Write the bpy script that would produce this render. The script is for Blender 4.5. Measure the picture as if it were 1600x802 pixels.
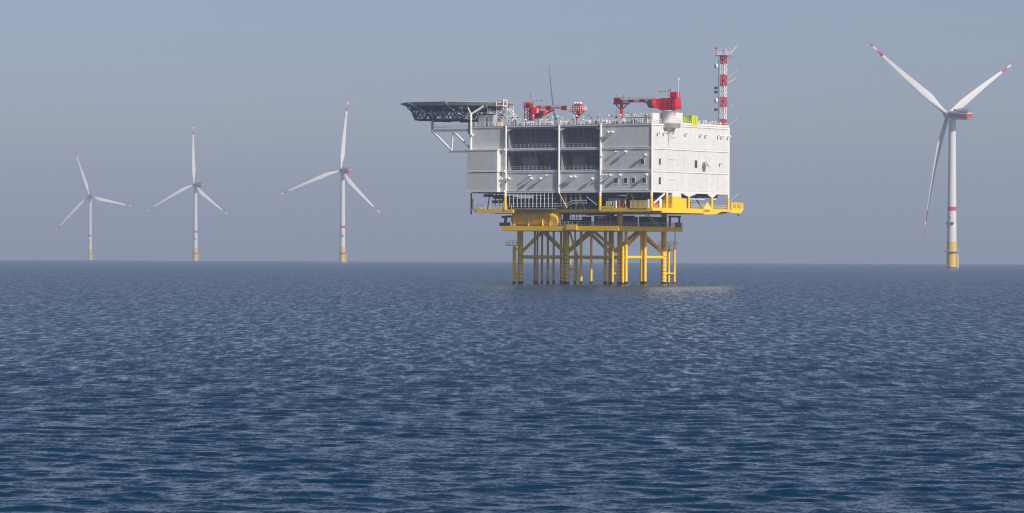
import bpy, math, random
import numpy as np
from mathutils import Vector, Matrix, Quaternion

random.seed(7)
R = math.radians
scene = bpy.context.scene
for o in list(bpy.data.objects):
    bpy.data.objects.remove(o)
COL = scene.collection

# ------------------------------------------------------------------ camera
EARTH = 7.43e6            # effective earth radius (with refraction), m
EYE = 7.93                # eye height above the sea, m
cam_d = bpy.data.cameras.new('camera')
cam_d.sensor_width = 36.0
cam_d.lens = 135.0
cam_d.clip_start = 1.0
cam_d.clip_end = 60000.0
cam = bpy.data.objects.new('camera', cam_d)
cam.location = (0, 0, EYE)
cam.rotation_euler = (R(90.0), R(-0.26), 0)
COL.objects.link(cam)
scene.camera = cam

# ------------------------------------------------------------------ sky, sun, exposure
SUN_AZ = R(-46.5)         # from +X towards -Y
SUN_EL = R(32.0)
world = bpy.data.worlds.new('World')
scene.world = world
world.use_nodes = True
wn = world.node_tree
bg = wn.nodes['Background']
sky = wn.nodes.new('ShaderNodeTexSky')
sky.sky_type = 'NISHITA'
sky.sun_disc = False
sky.sun_elevation = SUN_EL
sky.sun_rotation = R(90.0) - SUN_AZ
sky.air_density = 0.55
sky.dust_density = 1.0
sky.ozone_density = 0.6
bg.inputs['Strength'].default_value = 0.093
tint = wn.nodes.new('ShaderNodeVectorMath')      # white balance of the whole sky
tint.operation = 'MULTIPLY'
tint.inputs[1].default_value = (1.06, 0.95, 0.958)
wn.links.new(sky.outputs['Color'], tint.inputs[0])
wn.links.new(tint.outputs['Vector'], bg.inputs['Color'])

sun_d = bpy.data.lights.new('sun', 'SUN')
sun_d.energy = 4.6
sun_d.angle = R(0.6)
sun_d.color = (1.0, 0.93, 0.84)
sun = bpy.data.objects.new('sun', sun_d)
sdir = Vector((math.cos(SUN_EL) * math.cos(SUN_AZ), math.cos(SUN_EL) * math.sin(SUN_AZ), math.sin(SUN_EL)))
sun.rotation_euler = sdir.to_track_quat('Z', 'Y').to_euler()
sun.location = (300, -300, 300)
COL.objects.link(sun)

scene.view_settings.view_transform = 'Standard'
scene.view_settings.look = 'None'
scene.view_settings.exposure = 0.0
scene.view_settings.gamma = 1.0
scene.view_settings.use_curve_mapping = False
scene.cycles.max_bounces = 6
scene.cycles.volume_bounces = 0
scene.cycles.use_denoising = True
scene.cycles.pixel_filter_type = 'BLACKMAN_HARRIS'
scene.cycles.filter_width = 1.2
scene.cycles.caustics_reflective = True
scene.cycles.caustics_refractive = False

# ------------------------------------------------------------------ materials
MATS = {}


def paint(name, rgb, rough=0.5, var=0.12, streak=0.0, each=0.0, metal=0.0, dirt=(0.30, 0.22, 0.14), scale=0.6, spec=0.4):
    """Painted or bare metal with blotchy fading and vertical run-off streaks (object space is metres in the place)."""
    m = bpy.data.materials.new(name)
    m.use_nodes = True
    nt = m.node_tree
    b = nt.nodes['Principled BSDF']
    b.inputs['Roughness'].default_value = rough
    b.inputs['Metallic'].default_value = metal
    b.inputs['Specular IOR Level'].default_value = spec
    geo = nt.nodes.new('ShaderNodeNewGeometry')
    n1 = nt.nodes.new('ShaderNodeTexNoise')
    n1.inputs['Scale'].default_value = scale
    n1.inputs['Detail'].default_value = 4
    nt.links.new(geo.outputs['Position'], n1.inputs['Vector'])
    mp = nt.nodes.new('ShaderNodeMapRange')
    mp.inputs['From Min'].default_value = 0.3
    mp.inputs['From Max'].default_value = 0.7
    mp.inputs['To Min'].default_value = 1.0 - var
    mp.inputs['To Max'].default_value = 1.0 + var * 0.5
    nt.links.new(n1.outputs['Fac'], mp.inputs['Value'])
    mul = nt.nodes.new('ShaderNodeVectorMath')
    mul.operation = 'SCALE'
    mul.inputs[0].default_value = rgb
    nt.links.new(mp.outputs['Result'], mul.inputs['Scale'])
    out = mul.outputs['Vector']
    if each > 0:                                   # sheets differ a little from one another
        oi = nt.nodes.new('ShaderNodeObjectInfo')
        er = nt.nodes.new('ShaderNodeMapRange')
        er.inputs['To Min'].default_value = 1.0 - each
        er.inputs['To Max'].default_value = 1.0 + each
        nt.links.new(oi.outputs['Random'], er.inputs['Value'])
        em = nt.nodes.new('ShaderNodeVectorMath')
        em.operation = 'SCALE'
        nt.links.new(out, em.inputs[0])
        nt.links.new(er.outputs['Result'], em.inputs['Scale'])
        out = em.outputs['Vector']
    if streak > 0:
        vm = nt.nodes.new('ShaderNodeVectorMath')
        vm.operation = 'MULTIPLY'
        vm.inputs[1].default_value = (1.3, 1.3, 0.07)
        nt.links.new(geo.outputs['Position'], vm.inputs[0])
        n2 = nt.nodes.new('ShaderNodeTexNoise')
        n2.inputs['Scale'].default_value = 1.0
        n2.inputs['Detail'].default_value = 5
        nt.links.new(vm.outputs['Vector'], n2.inputs['Vector'])
        mr = nt.nodes.new('ShaderNodeMapRange')
        mr.inputs['From Min'].default_value = 0.52
        mr.inputs['From Max'].default_value = 0.78
        mr.inputs['To Max'].default_value = streak
        nt.links.new(n2.outputs['Fac'], mr.inputs['Value'])
        mx = nt.nodes.new('ShaderNodeMix')
        mx.data_type = 'RGBA'
        nt.links.new(mr.outputs['Result'], mx.inputs['Factor'])
        nt.links.new(out, mx.inputs['A'])
        mx.inputs['B'].default_value = (*dirt, 1)
        out = mx.outputs['Result']
    nt.links.new(out, b.inputs['Base Color'])
    MATS[name] = m
    return m


paint('white_cladding', (0.70, 0.705, 0.69), 0.45, 0.07, 0.22, 0.03, dirt=(0.50, 0.45, 0.38))
paint('white_trim', (0.80, 0.79, 0.77), 0.4, 0.05, 0.10, dirt=(0.5, 0.42, 0.35))
paint('grey_steel', (0.42, 0.44, 0.46), 0.5, 0.15, 0.15)
paint('helideck_steel', (0.10, 0.13, 0.18), 0.45, 0.15)
paint('galvanised', (0.55, 0.56, 0.56), 0.45, 0.12)
paint('yellow_paint', (0.97, 0.62, 0.015), 0.38, 0.06, 0.10, dirt=(0.35, 0.17, 0.02))
paint('pale_yellow', (0.86, 0.70, 0.20), 0.5, 0.10, 0.1)
paint('red_paint', (0.62, 0.014, 0.035), 0.35, 0.12, 0.08)
paint('dark_red', (0.24, 0.03, 0.04), 0.45, 0.15)
paint('orange_paint', (0.70, 0.16, 0.03), 0.45, 0.12)
paint('lime_paint', (0.62, 0.68, 0.05), 0.45, 0.08)
paint('green_tarp', (0.25, 0.36, 0.06), 0.6, 0.2)
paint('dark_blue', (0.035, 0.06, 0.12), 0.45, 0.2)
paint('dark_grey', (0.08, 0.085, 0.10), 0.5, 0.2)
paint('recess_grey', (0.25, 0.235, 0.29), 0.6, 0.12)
paint('transformer_grey', (0.20, 0.21, 0.23), 0.5, 0.12)
paint('marine_growth', (0.022, 0.026, 0.024), 0.7, 0.3)
paint('rust', (0.16, 0.08, 0.05), 0.7, 0.3)
paint('glass_dark', (0.03, 0.035, 0.045), 0.08, 0.02, spec=0.6)
paint('cab_glass', (0.03, 0.09, 0.09), 0.08, 0.02, spec=0.6)
paint('turbine_white', (0.72, 0.72, 0.72), 0.35, 0.03, 0.04)
paint('turbine_red', (0.62, 0.03, 0.06), 0.4, 0.05)
paint('turbine_yellow', (0.80, 0.52, 0.08), 0.45, 0.08, 0.15)
paint('turbine_grey', (0.32, 0.33, 0.35), 0.5, 0.1)
paint('letter_brown', (0.30, 0.16, 0.01), 0.6, 0.05)
paint('lamp_white', (0.86, 0.86, 0.86), 0.25, 0.02)
paint('net_pale', (0.72, 0.70, 0.66), 0.6, 0.06)


def M(n):
    return MATS[n]


# ------------------------------------------------------------------ mesh helpers
class MB:
    """Collects shapes into one mesh."""

    def __init__(self):
        self.v, self.f, self.s = [], [], []

    def add(self, vs, fs, smooth=False):
        b = len(self.v)
        self.v += [tuple(p) for p in vs]
        self.f += [tuple(b + i for i in q) for q in fs]
        self.s += [smooth] * len(fs)
        return self

    def box(self, x0, x1, y0, y1, z0, z1):
        v = [(x, y, z) for z in (z0, z1) for y in (y0, y1) for x in (x0, x1)]
        return self.add(v, [(0, 2, 3, 1), (4, 5, 7, 6), (0, 1, 5, 4), (2, 6, 7, 3), (0, 4, 6, 2), (1, 3, 7, 5)])

    def tube(self, p, q, r0, r1=None, n=12, caps=True):
        r1 = r0 if r1 is None else r1
        p, q = Vector(p), Vector(q)
        d = (q - p).normalized()
        a = d.orthogonal().normalized()
        b = d.cross(a)
        vs = []
        for c, r in ((p, r0), (q, r1)):
            for i in range(n):
                t = 2 * math.pi * i / n
                vs.append(c + (a * math.cos(t) + b * math.sin(t)) * r)
        self.add(vs, [(i, (i + 1) % n, n + (i + 1) % n, n + i) for i in range(n)], True)
        if caps:
            self.add(vs[:n], [tuple(reversed(range(n)))])
            self.add(vs[n:], [tuple(range(n))])
        return self

    def lathe(self, prof, n=20, at=(0, 0, 0), axis='z'):
        """prof: (radius, height) pairs."""
        vs = []
        for r, h in prof:
            for i in range(n):
                t = 2 * math.pi * i / n
                x, y, z = r * math.cos(t), r * math.sin(t), h
                if axis == 'x':
                    x, y, z = z, x, y
                vs.append((at[0] + x, at[1] + y, at[2] + z))
        fs = []
        for k in range(len(prof) - 1):
            for i in range(n):
                j = (i + 1) % n
                fs.append((k * n + i, k * n + j, (k + 1) * n + j, (k + 1) * n + i))
        self.add(vs, fs, True)
        self.add(vs[:n], [tuple(reversed(range(n)))])
        self.add(vs[-n:], [tuple(range(n))])
        return self

    def prism(self, poly, z0, z1):
        """poly: list of (x, y), extruded along z."""
        n = len(poly)
        vs = [(x, y, z0) for x, y in poly] + [(x, y, z1) for x, y in poly]
        fs = [tuple(reversed(range(n))), tuple(range(n, 2 * n))] + [(i, (i + 1) % n, n + (i + 1) % n, n + i) for i in range(n)]
        return self.add(vs, fs)

    def mesh(self, name, mat):
        me = bpy.data.meshes.new(name)
        me.from_pydata(self.v, [], self.f)
        me.polygons.foreach_set('use_smooth', self.s)
        me.materials.append(M(mat))
        me.update()
        return me

    def build(self, name, mat, parent=None, kind=None):
        o = bpy.data.objects.new(name, self.mesh(name, mat))
        COL.objects.link(o)
        o.parent = parent
        if kind:
            o['kind'] = kind
        return o


UNIT = {}


def unit(shape, mat):
    k = (shape, mat)
    if k not in UNIT:
        b = MB()
        if shape == 'box':
            b.box(-.5, .5, -.5, .5, -.5, .5)
        elif shape == 'bar':
            b.tube((0, 0, -.5), (0, 0, .5), 1.0, n=12)
        elif shape == 'ball':
            b.lathe([(math.sin(math.pi * i / 8) + (1e-3 if i in (0, 8) else 0), -math.cos(math.pi * i / 8)) for i in range(9)], 14)
        UNIT[k] = b.mesh(shape + '_' + mat, mat)
    return UNIT[k]


def put(name, me, parent):
    o = bpy.data.objects.new(name, me)
    COL.objects.link(o)
    o.parent = parent
    return o


def blk(par, name, x0, x1, y0, y1, z0, z1, mat):
    o = put(name, unit('box', mat), par)
    o.location = ((x0 + x1) / 2, (y0 + y1) / 2, (z0 + z1) / 2)
    o.scale = (abs(x1 - x0), abs(y1 - y0), abs(z1 - z0))
    return o


def bar(par, name, p, q, r, mat):
    p, q = Vector(p), Vector(q)
    o = put(name, unit('bar', mat), par)
    o.location = (p + q) / 2
    o.scale = (r, r, (q - p).length)
    o.rotation_mode = 'QUATERNION'
    o.rotation_quaternion = (q - p).to_track_quat('Z', 'Y')
    return o


def ball(par, name, p, r, mat):
    o = put(name, unit('ball', mat), par)
    o.location = p
    o.scale = (r, r, r) if not isinstance(r, tuple) else r
    return o


def empty(name, loc=(0, 0, 0), rz=0.0, parent=None):
    o = bpy.data.objects.new(name, None)
    o.empty_display_size = 1
    o.location = loc
    o.rotation_euler = (0, 0, rz)
    o.parent = parent
    COL.objects.link(o)
    return o


def tag(o, label, cat, group=None):
    o['label'] = label
    o['category'] = cat
    if group:
        o['group'] = group
    return o


def railing(par, pts, mat='galvanised', h=1.1, step=1.5, r=0.045, mid=2, name='railing'):
    """Posts and rails along a polyline; posts are about a pixel wide, so one run is one mesh."""
    b = MB()
    for a, c in zip(pts, pts[1:]):
        a, c = Vector(a), Vector(c)
        n = max(1, int((c - a).length / step))
        for i in range(n + 1):
            p = a.lerp(c, i / n)
            b.tube(p, p + Vector((0, 0, h)), r, n=6)
        for k in range(1, mid + 1):
            z = Vector((0, 0, h * k / mid))
            b.tube(a + z, c + z, r * 0.9, n=6)
    return b.build(name, mat, par, 'stuff')


# ------------------------------------------------------------------ the sea (curved with the earth)
def drop(d):
    return -d * d / (2 * EARTH)


def make_sea():
    half, da = R(9.6), R(0.0215)
    dense = np.arange(-half, half + da, da)
    side = half + (math.pi - half) * (np.arange(1, 25) / 24.0) ** 1.6
    ang = np.concatenate([-side[::-1], dense, side])
    fine = np.concatenate([np.zeros(24), np.ones(len(dense)), np.zeros(24)])
    rs, r = [2.0], 2.0
    while r < 16000:
        if r < 92:
            r += 9.0
        else:
            r += 0.23 * max(1.0, r / 140.0) ** 1.7
        rs.append(r)
    rs = np.array(rs)
    dr = np.gradient(rs)
    nr, na = len(rs), len(ang)
    X = rs[:, None] * np.sin(ang)[None, :]
    Y = rs[:, None] * np.cos(ang)[None, :]
    Z = np.zeros_like(X)
    DX = np.zeros_like(X)
    DY = np.zeros_like(X)
    rng = np.random.default_rng(11)
    N = 130
    lam = 0.62 * (4.4 / 0.62) ** ((np.arange(N) + rng.random(N)) / N)
    miss = np.zeros(nr)
    tot = 0.0
    for L in lam:
        k = 2 * math.pi / L
        th = rng.normal(0, 0.95) - 0.2
        dx, dy = math.sin(th), -math.cos(th)
        slope = 0.0150 * min(1.0, (3.0 / L) ** 0.5)
        a = slope / k
        ph = rng.random() * 6.283
        w = np.clip((L / dr - 2.2) / 2.6, 0, 1)
        w[:12] = 0
        tot += slope ** 2
        miss += (1 - w ** 2) * slope ** 2
        idx = np.nonzero(w > 0)[0]
        if len(idx) == 0:
            continue
        sl = slice(idx[0], idx[-1] + 1)
        W = (w[sl] * a)[:, None] * fine[None, :]
        arg = k * (X[sl] * dx + Y[sl] * dy) + ph
        cs = np.cos(arg)
        Z[sl] += W * cs
        sn = np.sin(arg) * W
        DX[sl] -= dx * sn * 0.9
        DY[sl] -= dy * sn * 0.9
    # wind chop leans forward: crests run ahead of their troughs
    DY -= 3.0 * Z
    DX -= 0.6 * Z
    Z += drop(rs)[:, None]
    co = np.stack([X + DX, Y + DY, Z], -1).reshape(-1, 3).astype(np.float32)
    i = np.arange(nr - 1)[:, None] * na + np.arange(na - 1)[None, :]
    quads = np.stack([i, i + na, i + na + 1, i + 1], -1).reshape(-1, 4)
    quads = quads[:, ::-1]
    nq = len(quads)
    me = bpy.data.meshes.new('sea')
    me.vertices.add(len(co))
    me.vertices.foreach_set('co', co.ravel())
    me.loops.add(nq * 4)
    me.loops.foreach_set('vertex_index', quads.ravel().astype(np.int32))
    me.polygons.add(nq)
    me.polygons.foreach_set('loop_start', (np.arange(nq) * 4).astype(np.int32))
    me.polygons.foreach_set('use_smooth', np.ones(nq, bool))
    at = me.attributes.new('coarse', 'FLOAT', 'POINT')
    at.data.foreach_set('value', np.repeat(np.sqrt(miss / tot), na).astype(np.float32))
    me.update(calc_edges=True)
    me.validate()
    o = bpy.data.objects.new('sea', me)
    COL.objects.link(o)
    o['kind'] = 'structure'
    o['label'] = 'dark blue choppy open sea reaching the hazy horizon'
    return o


def water_material():
    m = bpy.data.materials.new('sea_water')
    m.use_nodes = True
    nt = m.node_tree
    L = nt.links.new
    b = nt.nodes['Principled BSDF']
    b.inputs['Base Color'].default_value = (0.003, 0.030, 0.070, 1)
    b.inputs['Roughness'].default_value = 0.093
    b.inputs['IOR'].default_value = 1.333
    b.inputs['Specular IOR Level'].default_value = 0.5
    geo = nt.nodes.new('ShaderNodeNewGeometry')

    at = nt.nodes.new('ShaderNodeAttribute')
    at.attribute_name = 'coarse'

    # wave slopes too short for the mesh: the normal is tipped by two noise channels
    def slopes(sx, sy, detail, amp, weight=None, rough=0.55):
        vm = nt.nodes.new('ShaderNodeVectorMath')
        vm.operation = 'MULTIPLY'
        vm.inputs[1].default_value = (sx, sy, 0.0)
        L(geo.outputs['Position'], vm.inputs[0])
        n = nt.nodes.new('ShaderNodeTexNoise')
        n.inputs['Scale'].default_value = 1.0
        n.inputs['Detail'].default_value = detail
        n.inputs['Roughness'].default_value = rough
        L(vm.outputs['Vector'], n.inputs['Vector'])
        sb = nt.nodes.new('ShaderNodeVectorMath')
        sb.operation = 'SUBTRACT'
        sb.inputs[1].default_value = (.5, .5, .5)
        L(n.outputs['Color'], sb.inputs[0])
        sc = nt.nodes.new('ShaderNodeVectorMath')
        sc.operation = 'MULTIPLY'
        sc.inputs[1].default_value = (amp * 0.7, amp, 0.0)
        L(sb.outputs['Vector'], sc.inputs[0])
        o = sc.outputs['Vector']
        if weight is not None:
            wv = nt.nodes.new('ShaderNodeVectorMath')
            wv.operation = 'SCALE'
            L(o, wv.inputs[0])
            L(weight, wv.inputs['Scale'])
            o = wv.outputs['Vector']
        return o

    def vadd(a, c):
        q = nt.nodes.new('ShaderNodeVectorMath')
        q.operation = 'ADD'
        L(a, q.inputs[0])
        L(c, q.inputs[1])
        return q.outputs['Vector']

    # far off only the steep lee faces of the chop show, so the unresolved slopes lean one way
    far = slopes(0.7, 1.1, 4.0, 0.95, at.outputs['Fac'], 0.65)
    ab = nt.nodes.new('ShaderNodeVectorMath')
    ab.operation = 'ABSOLUTE'
    L(far, ab.inputs[0])
    lean = nt.nodes.new('ShaderNodeVectorMath')
    lean.operation = 'MULTIPLY'
    lean.inputs[1].default_value = (0.15, -1.0, 0.0)
    L(ab.outputs['Vector'], lean.inputs[0])
    bias = nt.nodes.new('ShaderNodeVectorMath')
    bias.operation = 'SCALE'
    bias.inputs[0].default_value = (0.0, -0.055, 0.0)
    L(at.outputs['Fac'], bias.inputs['Scale'])
    swell = slopes(1.3, 0.16, 4.0, 0.68, at.outputs['Fac'], 0.7)
    inv = nt.nodes.new('ShaderNodeMapRange')
    inv.inputs['To Min'].default_value = 1.0
    inv.inputs['To Max'].default_value = 0.25
    L(at.outputs['Fac'], inv.inputs['Value'])
    base = nt.nodes.new('ShaderNodeCombineXYZ')
    base.inputs['Y'].default_value = -0.02
    ripple = vadd(slopes(5.5, 9.0, 2.0, 1.15, inv.outputs['Result']), base.outputs['Vector'])
    tip = vadd(ripple, vadd(vadd(lean.outputs['Vector'], bias.outputs['Vector']), swell))
    nrm = nt.nodes.new('ShaderNodeVectorMath')
    nrm.operation = 'NORMALIZE'
    L(vadd(geo.outputs['Normal'], tip), nrm.inputs[0])
    L(nrm.outputs['Vector'], b.inputs['Normal'])
    MATS['sea_water'] = m
    return m


sea = make_sea()
sea.data.materials.append(water_material())

# ------------------------------------------------------------------ wind turbines
HUB, ROT = 136.0, 110.5          # hub height above the sea, rotor radius


def blade_part(r0, r1, mat, name, pitch):
    """Lofted length of blade between two fractions of the radius, root along +Z, leading side +X, pressure side -Y."""
    b = MB()
    ns, npt = max(3, int(26 * (r1 - r0)) + 2), 14
    vs = []
    for i in range(ns):
        t = r0 + (r1 - r0) * i / (ns - 1)
        z = 2.4 + t * (ROT - 2.4)
        root = 1.75
        k = min(1.0, max(0.0, (t - 0.03) / 0.19))
        k = k * k * (3 - 2 * k)
        ch = 7.4 * (1 - max(0, t - 0.20) / 0.80 * 0.90) if t > 0.2 else 7.4
        if t > 0.97:
            ch *= max(0.12, 1 - ((t - 0.97) / 0.03) ** 2 * 0.85)
        th = ch * (0.30 - 0.16 * min(1, t / 0.6))
        tw = R(16.0) * (1 - min(1, t / 0.75)) ** 1.5 + R(pitch)
        pre = -0.205 * z + 0.085 * ROT * t ** 2
        for j in range(npt):
            a = 2 * math.pi * j / npt
            cx, cy = math.cos(a), math.sin(a)
            # airfoil-like: blunt nose at +x, thin tail at -x
            ax = ch * (0.5 * cx - 0.18)
            ay = th * 0.5 * cy * (0.55 + 0.45 * cx) if cx < 0.5 else th * 0.5 * cy * 0.8
            px = root * cx * (1 - k) + ax * k
            py = root * cy * (1 - k) + ay * k
            x = px * math.cos(tw) - py * math.sin(tw)
            y = px * math.sin(tw) + py * math.cos(tw)
            vs.append((x, y + pre, z))
    fs = [(i * npt + j, i * npt + (j + 1) % npt, (i + 1) * npt + (j + 1) % npt, (i + 1) * npt + j) for i in range(ns - 1) for j in range(npt)]
    b.add(vs, fs, True)
    b.f += [tuple(reversed(range(npt))), tuple((ns - 1) * npt + j for j in range(npt))]
    b.s += [False, False]
    return b.mesh(name, mat)


TM = {}
for pt in (-18, 5):
    TM['blade', pt] = blade_part(0.0, 0.80, 'turbine_white', 'blade', pt)
    TM['red_band', pt] = blade_part(0.80, 0.867, 'turbine_red', 'red_band', pt)
    TM['white_band', pt] = blade_part(0.867, 0.932, 'turbine_white', 'white_band', pt)
    TM['red_tip', pt] = blade_part(0.932, 1.0, 'turbine_red', 'red_tip', pt)
r_at = lambda z: 4.25 + (3.05 - 4.25) * (z - 20) / (HUB - 24)
TM['tower'] = MB().lathe([(r_at(24), 24), (r_at(60), 60), (r_at(100), 100), (r_at(HUB - 4), HUB - 4)], 28).mesh('tower', 'turbine_white')
TM['tower_band'] = MB().lathe([(r_at(51) + .03, 51), (r_at(54.6) + .03, 54.6)], 28).mesh('red_band', 'turbine_red')
TM['transition'] = MB().lathe([(4.4, -6), (4.4, 24)], 28).mesh('transition_piece', 'turbine_yellow')
TM['growth'] = MB().lathe([(4.43, -5.9), (4.43, 1.0)], 28).mesh('waterline_growth', 'marine_growth')
TM['walkway'] = MB().lathe([(4.42, 14.6), (6.9, 14.6), (6.9, 15.0), (4.42, 15.0)], 28).mesh('walkway', 'turbine_grey')
rl = MB()
for i in range(20):
    a, a2 = 2 * math.pi * i / 20, 2 * math.pi * (i + 1) / 20
    p, q = Vector((6.8 * math.cos(a), 6.8 * math.sin(a), 15)), Vector((6.8 * math.cos(a2), 6.8 * math.sin(a2), 15))
    rl.tube(p, p + Vector((0, 0, 1.3)), .06, n=5)
    for z in (.65, 1.3):
        rl.tube(p + Vector((0, 0, z)), q + Vector((0, 0, z)), .055, n=5)
TM['walk_rail'] = rl.mesh('walkway_rail', 'galvanised')
# nacelle lies along +Y behind the hub (front is -Y), rounded section, tapering to the tail
nv, sec = [], []
for y, w, zb, zt in ((-3.4, 2.5, -2.6, 2.6), (-1.4, 3.4, -3.5, 3.3), (4, 3.7, -3.9, 3.6), (14, 3.7, -3.6, 3.6), (19, 3.5, -2.6, 3.5), (21, 3.2, -1.8, 3.2)):
    for j in range(16):
        a = 2 * math.pi * j / 16
        cx, cz = math.cos(a), math.sin(a)
        sx = math.copysign(abs(cx) ** .45, cx) * w
        sz = math.copysign(abs(cz) ** .45, cz)
        sz = (zt + zb) / 2 + sz * (zt - zb) / 2
        nv.append((sx, y, sz))
nf = [(i * 16 + j, i * 16 + (j + 1) % 16, (i + 1) * 16 + (j + 1) % 16, (i + 1) * 16 + j) for i in range(5) for j in range(16)]
nb = MB().add(nv, nf, True)
nb.f += [tuple(reversed(range(16))), tuple(80 + j for j in range(16))]
nb.s += [False, False]
TM['nacelle'] = nb.mesh('nacelle', 'turbine_white')
TM['hub'] = MB().lathe([(0.5, -4.6), (1.8, -4.1), (2.9, -2.6), (3.4, 0), (3.2, 3.0)], 20).mesh('hub', 'turbine_white')
TM['stripe'] = MB().box(-.06, .06, -1.0, 20.4, -2.0, 1.4).mesh('red_stripe', 'turbine_red')
TM['tail'] = MB().box(-3.3, 3.3, -.9, .08, -1.9, 1.6).mesh('red_tail_panel', 'turbine_red')
hb = MB()
for x in (-3.2, 3.2):
    for y in np.arange(8, 21.1, 1.3):
        hb.tube((x, y, 3.5), (x, y, 5.8), .08, n=5)
    for z in (4.2, 5.0, 5.8):
        hb.tube((x, 8, z), (x, 21, z), .08, n=5)
for y in (8, 21):
    for z in (4.2, 5.0, 5.8):
        hb.tube((-3.2, y, z), (3.2, y, z), .08, n=5)
TM['hoist_rail'] = hb.mesh('hoist_deck_rail', 'turbine_grey')
TM['hoist_deck'] = MB().box(-3.4, 3.4, 7.8, 21.4, 3.55, 3.8).mesh('hoist_deck', 'turbine_grey')
TM['cooler'] = MB().box(-2.6, 2.6, 3.5, 6.5, 3.4, 5.2).mesh('cooler_box', 'turbine_grey')


def turbine(px_bearing, dist, psi, phi, label, away=True, pitch=-18):
    """bearing as a tangent (x/y); psi: angle between the rotor axis and the line of sight; phi: angle of the first blade.
    away: the rotor is on the far side of the tower."""
    if away:
        psi, phi = 180 - psi, -phi
    x = px_bearing * dist
    beta = math.atan2(x, dist)
    root = empty('wind_turbine', (x, dist, drop(math.hypot(x, dist))), -R(psi) - beta)
    tag(root, label, 'wind turbine', 'wind turbines standing in the sea')
    tp = put('transition_piece', TM['transition'], root)
    put('waterline_growth', TM['growth'], tp)
    put('walkway', TM['walkway'], tp)
    put('walkway_rail', TM['walk_rail'], tp)['kind'] = 'stuff'
    # boat landing faces the sun side of the picture
    a0 = R(psi) + R(-15)
    for da in (-.22, .22):
        c, s = math.cos(a0 + da), math.sin(a0 + da)
        bar(tp, 'fender_tube', (5.7 * c, 5.7 * s, -3), (5.7 * c, 5.7 * s, 12.5), .35, 'pale_yellow')
        for z in (1.5, 11.5):
            bar(tp, 'fender_strut', (4.3 * c, 4.3 * s, z), (5.7 * c, 5.7 * s, z), .2, 'turbine_yellow')
    c, s = math.cos(a0), math.sin(a0)
    for k in range(14):
        bar(tp, 'ladder_rung', (5.5 * math.cos(a0 - .06), 5.5 * math.sin(a0 - .06), 0.5 + k), (5.5 * math.cos(a0 + .06), 5.5 * math.sin(a0 + .06), 0.5 + k), .07, 'galvanised')
    bar(tp, 'davit_post', (6.3 * c, 6.3 * s, 15), (6.3 * c, 6.3 * s, 18.6), .16, 'turbine_white')
    bar(tp, 'davit_arm', (6.3 * c, 6.3 * s, 18.6), (8.4 * c, 8.4 * s, 19.2), .14, 'turbine_white')
    tw = put('tower', TM['tower'], root)
    put('red_band', TM['tower_band'], tw)
    for da in (-90, 90, 170):
        a = R(psi + da) + R(5)
        o = blk(tw, 'marker_panel', -.5, .5, -1.3, 1.3, 0, 0.1, 'dark_grey')
        rr = r_at(40) + .55
        o.location = (rr * math.cos(a), rr * math.sin(a), 40)
        o.scale = (.9, 2.2, 2.2)
        o.rotation_euler = (0, 0, a)
    ball(tw, 'nav_light', ((r_at(46) + .35) * math.cos(R(psi - 100)), (r_at(46) + .35) * math.sin(R(psi - 100)), 46), .75, 'lamp_white')
    tilt = Matrix.Rotation(R(-5), 4, 'X')
    ctr = Vector((0, 0, HUB))
    na = put('nacelle', TM['nacelle'], root)
    na.matrix_local = Matrix.Translation(ctr) @ tilt
    for s in (-1, 1):
        st = put('red_stripe', TM['stripe'], na)
        st.location = (s * 3.72, 0, 0)
    put('red_tail_panel', TM['tail'], na).location = (0, 21.08, 0.6)
    put('hoist_deck', TM['hoist_deck'], na)
    put('hoist_deck_rail', TM['hoist_rail'], na)['kind'] = 'stuff'
    put('cooler_box', TM['cooler'], na)
    front = Matrix.Translation(ctr) @ tilt @ Matrix.Translation((0, -5.6, 0))
    hb_ = put('hub', TM['hub'], root)
    hb_.matrix_local = front @ Matrix.Rotation(R(-90), 4, 'X')
    for k in range(3):
        bl = put('blade', TM['blade', pitch], root)
        bl.matrix_local = front @ Matrix.Rotation(R(phi + 120 * k), 4, 'Y')
        for nm in ('red_band', 'white_band', 'red_tip'):
            put(nm, TM[nm, pitch], bl)
    return root


turbine((1487 - 800) / 6000, 3400, 46.5, -57, 'largest wind turbine, standing clear of the platform near the picture edge, two blades raised')
turbine((535 - 800) / 6000, 5680, 32, 8, 'white wind turbine with one blade upright, standing closest to the helideck of the platform')
turbine((305 - 800) / 6000, 6830, 36, 1, 'far wind turbine between two others, blades spread like an upside down Y')
turbine((140.5 - 800) / 6000, 8130, 19, -18, 'smallest and farthest wind turbine, its upper blade tilting towards the picture edge')
turbine((885 - 800) / 6000, 4640, 66, -17, 'wind turbine mostly hidden behind the platform, one thin dark blade rising above the roof', False, 5)

# ------------------------------------------------------------------ offshore substation: common frame
PX, PY, PZ, TH = 39.97, 1100.0, -0.08, R(-33.0)     # near corner of the hull; local -x runs along the long face, +y along the short one


def root_at(name):
    return empty(name, (PX, PY, PZ), TH)


# ---------------------------------------------------------------- steel jacket
J = root_at('jacket_foundation')
tag(J, 'yellow steel tube jacket standing in the sea under the white platform', 'jacket foundation')
LEGX, LEGY = (-17.0, -35.3, -51.5), (10.5, 35.5)
ZT = 15.6
for lx in LEGX:
    for ly in LEGY:
        lg = MB().tube((lx, ly, -8), (lx, ly, ZT), .80, n=20).build('leg', 'yellow_paint', J)
        bar(lg, 'waterline_growth', (lx, ly, -7.5), (lx, ly, .75), .83, 'marine_growth')
        for k in range(7):
            bar(lg, 'leg_ring', (lx, ly, 1.5 + 1.12 * k), (lx, ly, 1.62 + 1.12 * k), .86, 'rust')
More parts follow.
